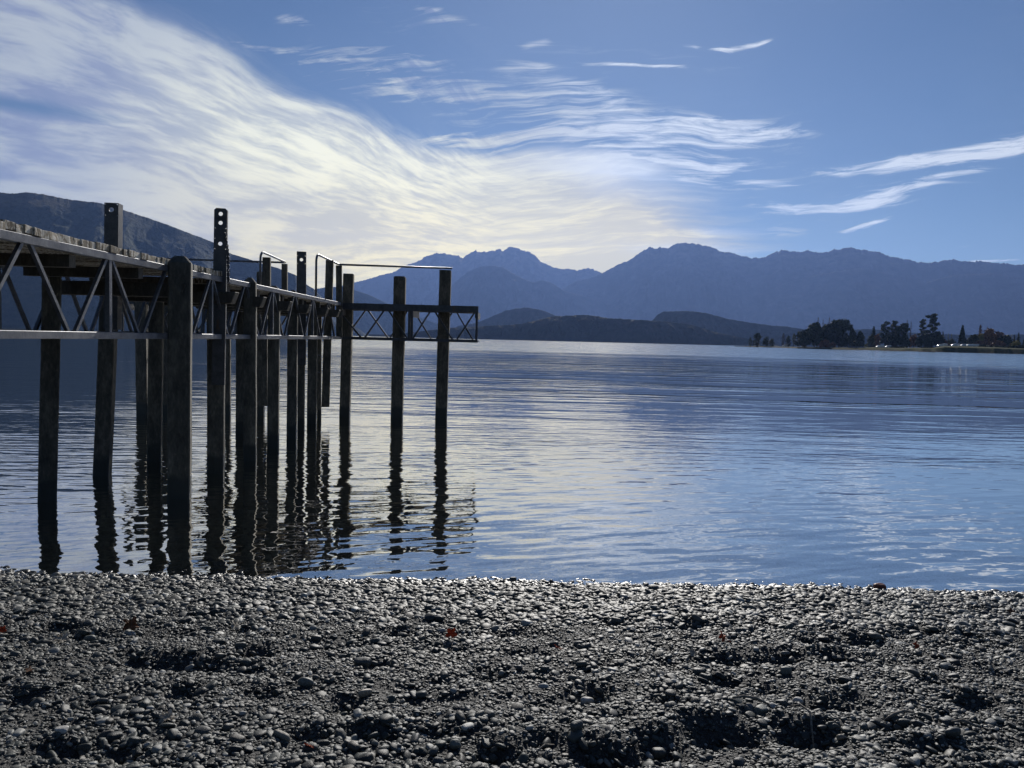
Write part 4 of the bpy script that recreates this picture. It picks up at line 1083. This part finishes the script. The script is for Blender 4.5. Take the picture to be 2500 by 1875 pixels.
leaf(1902, 1522, 28, M_pale, 'pale leaf on the far side of the right hand troughs', (.5, .3), 1.5)
leaf(408, 1768, 46, M_pale, 'straw coloured leaf lying among stones low on the left', (.3, .1), .5)
leaf(2470, 1504, 24, M_brown, 'brown leaf near the right edge by the pebble band', (.5, .1), .5)
def stick(pxs_, r, label, name='driftwood_stick', lift=.02):
    pts = [on_beach(*p)+Vector((0, 0, lift+(.012 if 0 < i < len(pxs_)-1 else 0))) for i, p in enumerate(pxs_)]
    n = len(pts); rad = [r*(.55 if i in (0, n-1) else 1)*random.uniform(.85, 1.15) for i in range(n)]
    o = MB().tube(pts, rad, 8).build(name, M_drift); tag(o, label, 'stick', 'driftwood on the beach')
stick([(1788, 1714), (1815, 1716), (1845, 1721), (1878, 1729)], .007, 'straight pale stick right of centre above the two deepest hollows')
stick([(2158, 1770), (2180, 1757), (2205, 1752), (2232, 1751)], .006, 'bent thin stick lying far right')
stick([(1918, 1770), (1950, 1785), (1975, 1800), (1988, 1815)], .005, 'twig lying between the two deepest hollows')
stick([(2322, 1773), (2350, 1776), (2382, 1783)], .009, 'thick dark stick near the lower right corner')
stick([(1300, 1855), (1330, 1837), (1352, 1830)], .004, 'thin twig at the bottom near the centre')
stick([(1160, 1802), (1185, 1812), (1212, 1824)], .005, 'thin twig below the centre of the beach')
stick([(1240, 1497), (1262, 1492)], .005, 'short twig on the coarse pebble band near the centre')
def stone(px, py, wpx, asp, seed, cols, label, rz=0, tilt=(0, 0), flat=.55, lift=.35):
    p = on_beach(px, py); s = wpx*p.y/FPX*.5
    c = ramp
    o = link(bpy.data.objects.new('stone', pebble_mesh('stone', seed, 4, flat, mats=[plain('stone_surface', cols, .55, 3)])))
    o.scale = (s, s*asp, s); o.location = p+Vector((0, 0, s*flat*lift+.008)); o.rotation_euler = (*tilt, rz)
    tag(o, label, 'stone', 'larger stones on the beach')
W_ = ((.32, .31, .28), (.5, .48, .44)); G_ = ((.09, .10, .09), (.16, .17, .15)); B_ = ((.04, .045, .045), (.08, .085, .08)); T_ = ((.17, .15, .12), (.28, .25, .2)); RD = ((.12, .03, .02), (.2, .06, .04))
stone(1948, 1720, 26, .8, 301, W_, 'white pointed stone right of centre, brightest on the beach', .5, (.4, .3), .8)
stone(2053, 1808, 22, .9, 302, T_, 'pale upright stone at the rim of the right deep hollow', .5, (.9, .2), .7)
stone(1432, 1716, 36, .8, 303, W_, 'light grey egg shaped stone near the centre', .4, (.2, .2), .6)
stone(1920, 1643, 28, .9, 304, G_, 'smooth green grey stone sitting proud below the long trough', .2, (0, 0), .75)
stone(690, 1806, 52, .42, 305, T_, 'long narrow pale stone lying low left of centre', -.5, (.1, .1), .45)
stone(750, 1675, 40, .7, 306, G_, 'broad grey stone in the left middle of the beach', .1, (.1, .1), .6)
stone(1608, 1848, 34, .9, 307, B_, 'large dark rounded stone at the bottom beside a hollow', .1, (0, 0), .7)
stone(1407, 1786, 34, .9, 308, B_, 'dark round stone left of the bottom hollows', .6, (0, 0), .8)
stone(1060, 1842, 30, .8, 309, B_, 'dark standing stone at the bottom near the centre', 1.2, (.8, 0), .7)
stone(1112, 1824, 28, .9, 310, G_, 'grey standing stone close to the dark one at the bottom', .3, (.6, 0), .75)
stone(2330, 1798, 44, .75, 311, B_, 'large dark stone near the lower right corner', .2, (.1, 0), .6)
stone(1752, 1805, 22, .7, 312, T_, 'small pale stone lying inside the deepest hollow', .8, (.2, 0), .6)
stone(217, 1568, 28, .8, 313, G_, 'smooth grey stone beside the pale curled leaf', .3, (.1, 0), .75)
stone(885, 1628, 40, .7, 314, B_, 'dark humped stone left of centre', .1, (.1, 0), .6)
stone(148, 1790, 30, .8, 315, W_, 'pale stone low on the left', .3, (.1, .1), .5)
stone(2146, 1441, 32, .6, 316, RD, 'red brown wet stone at the water edge on the right', .1, (0, 0), .55, .5)
stone(1253, 1422, 18, .8, 317, B_, 'dark stone sticking out of the water edge near the centre', .1, (0, 0), .8, .6)
stone(1860, 1742, 32, .9, 318, G_, 'grey green stone below the straight pale stick', .6, (.1, .1), .6)
stone(890, 1700, 44, .6, 319, T_, 'tan tilted stone among the cobbles left of centre', .9, (.4, .2), .5)
stone(250, 1720, 26, .8, 320, B_, 'dark upright stone in the lower left', .2, (.7, .1), .7)
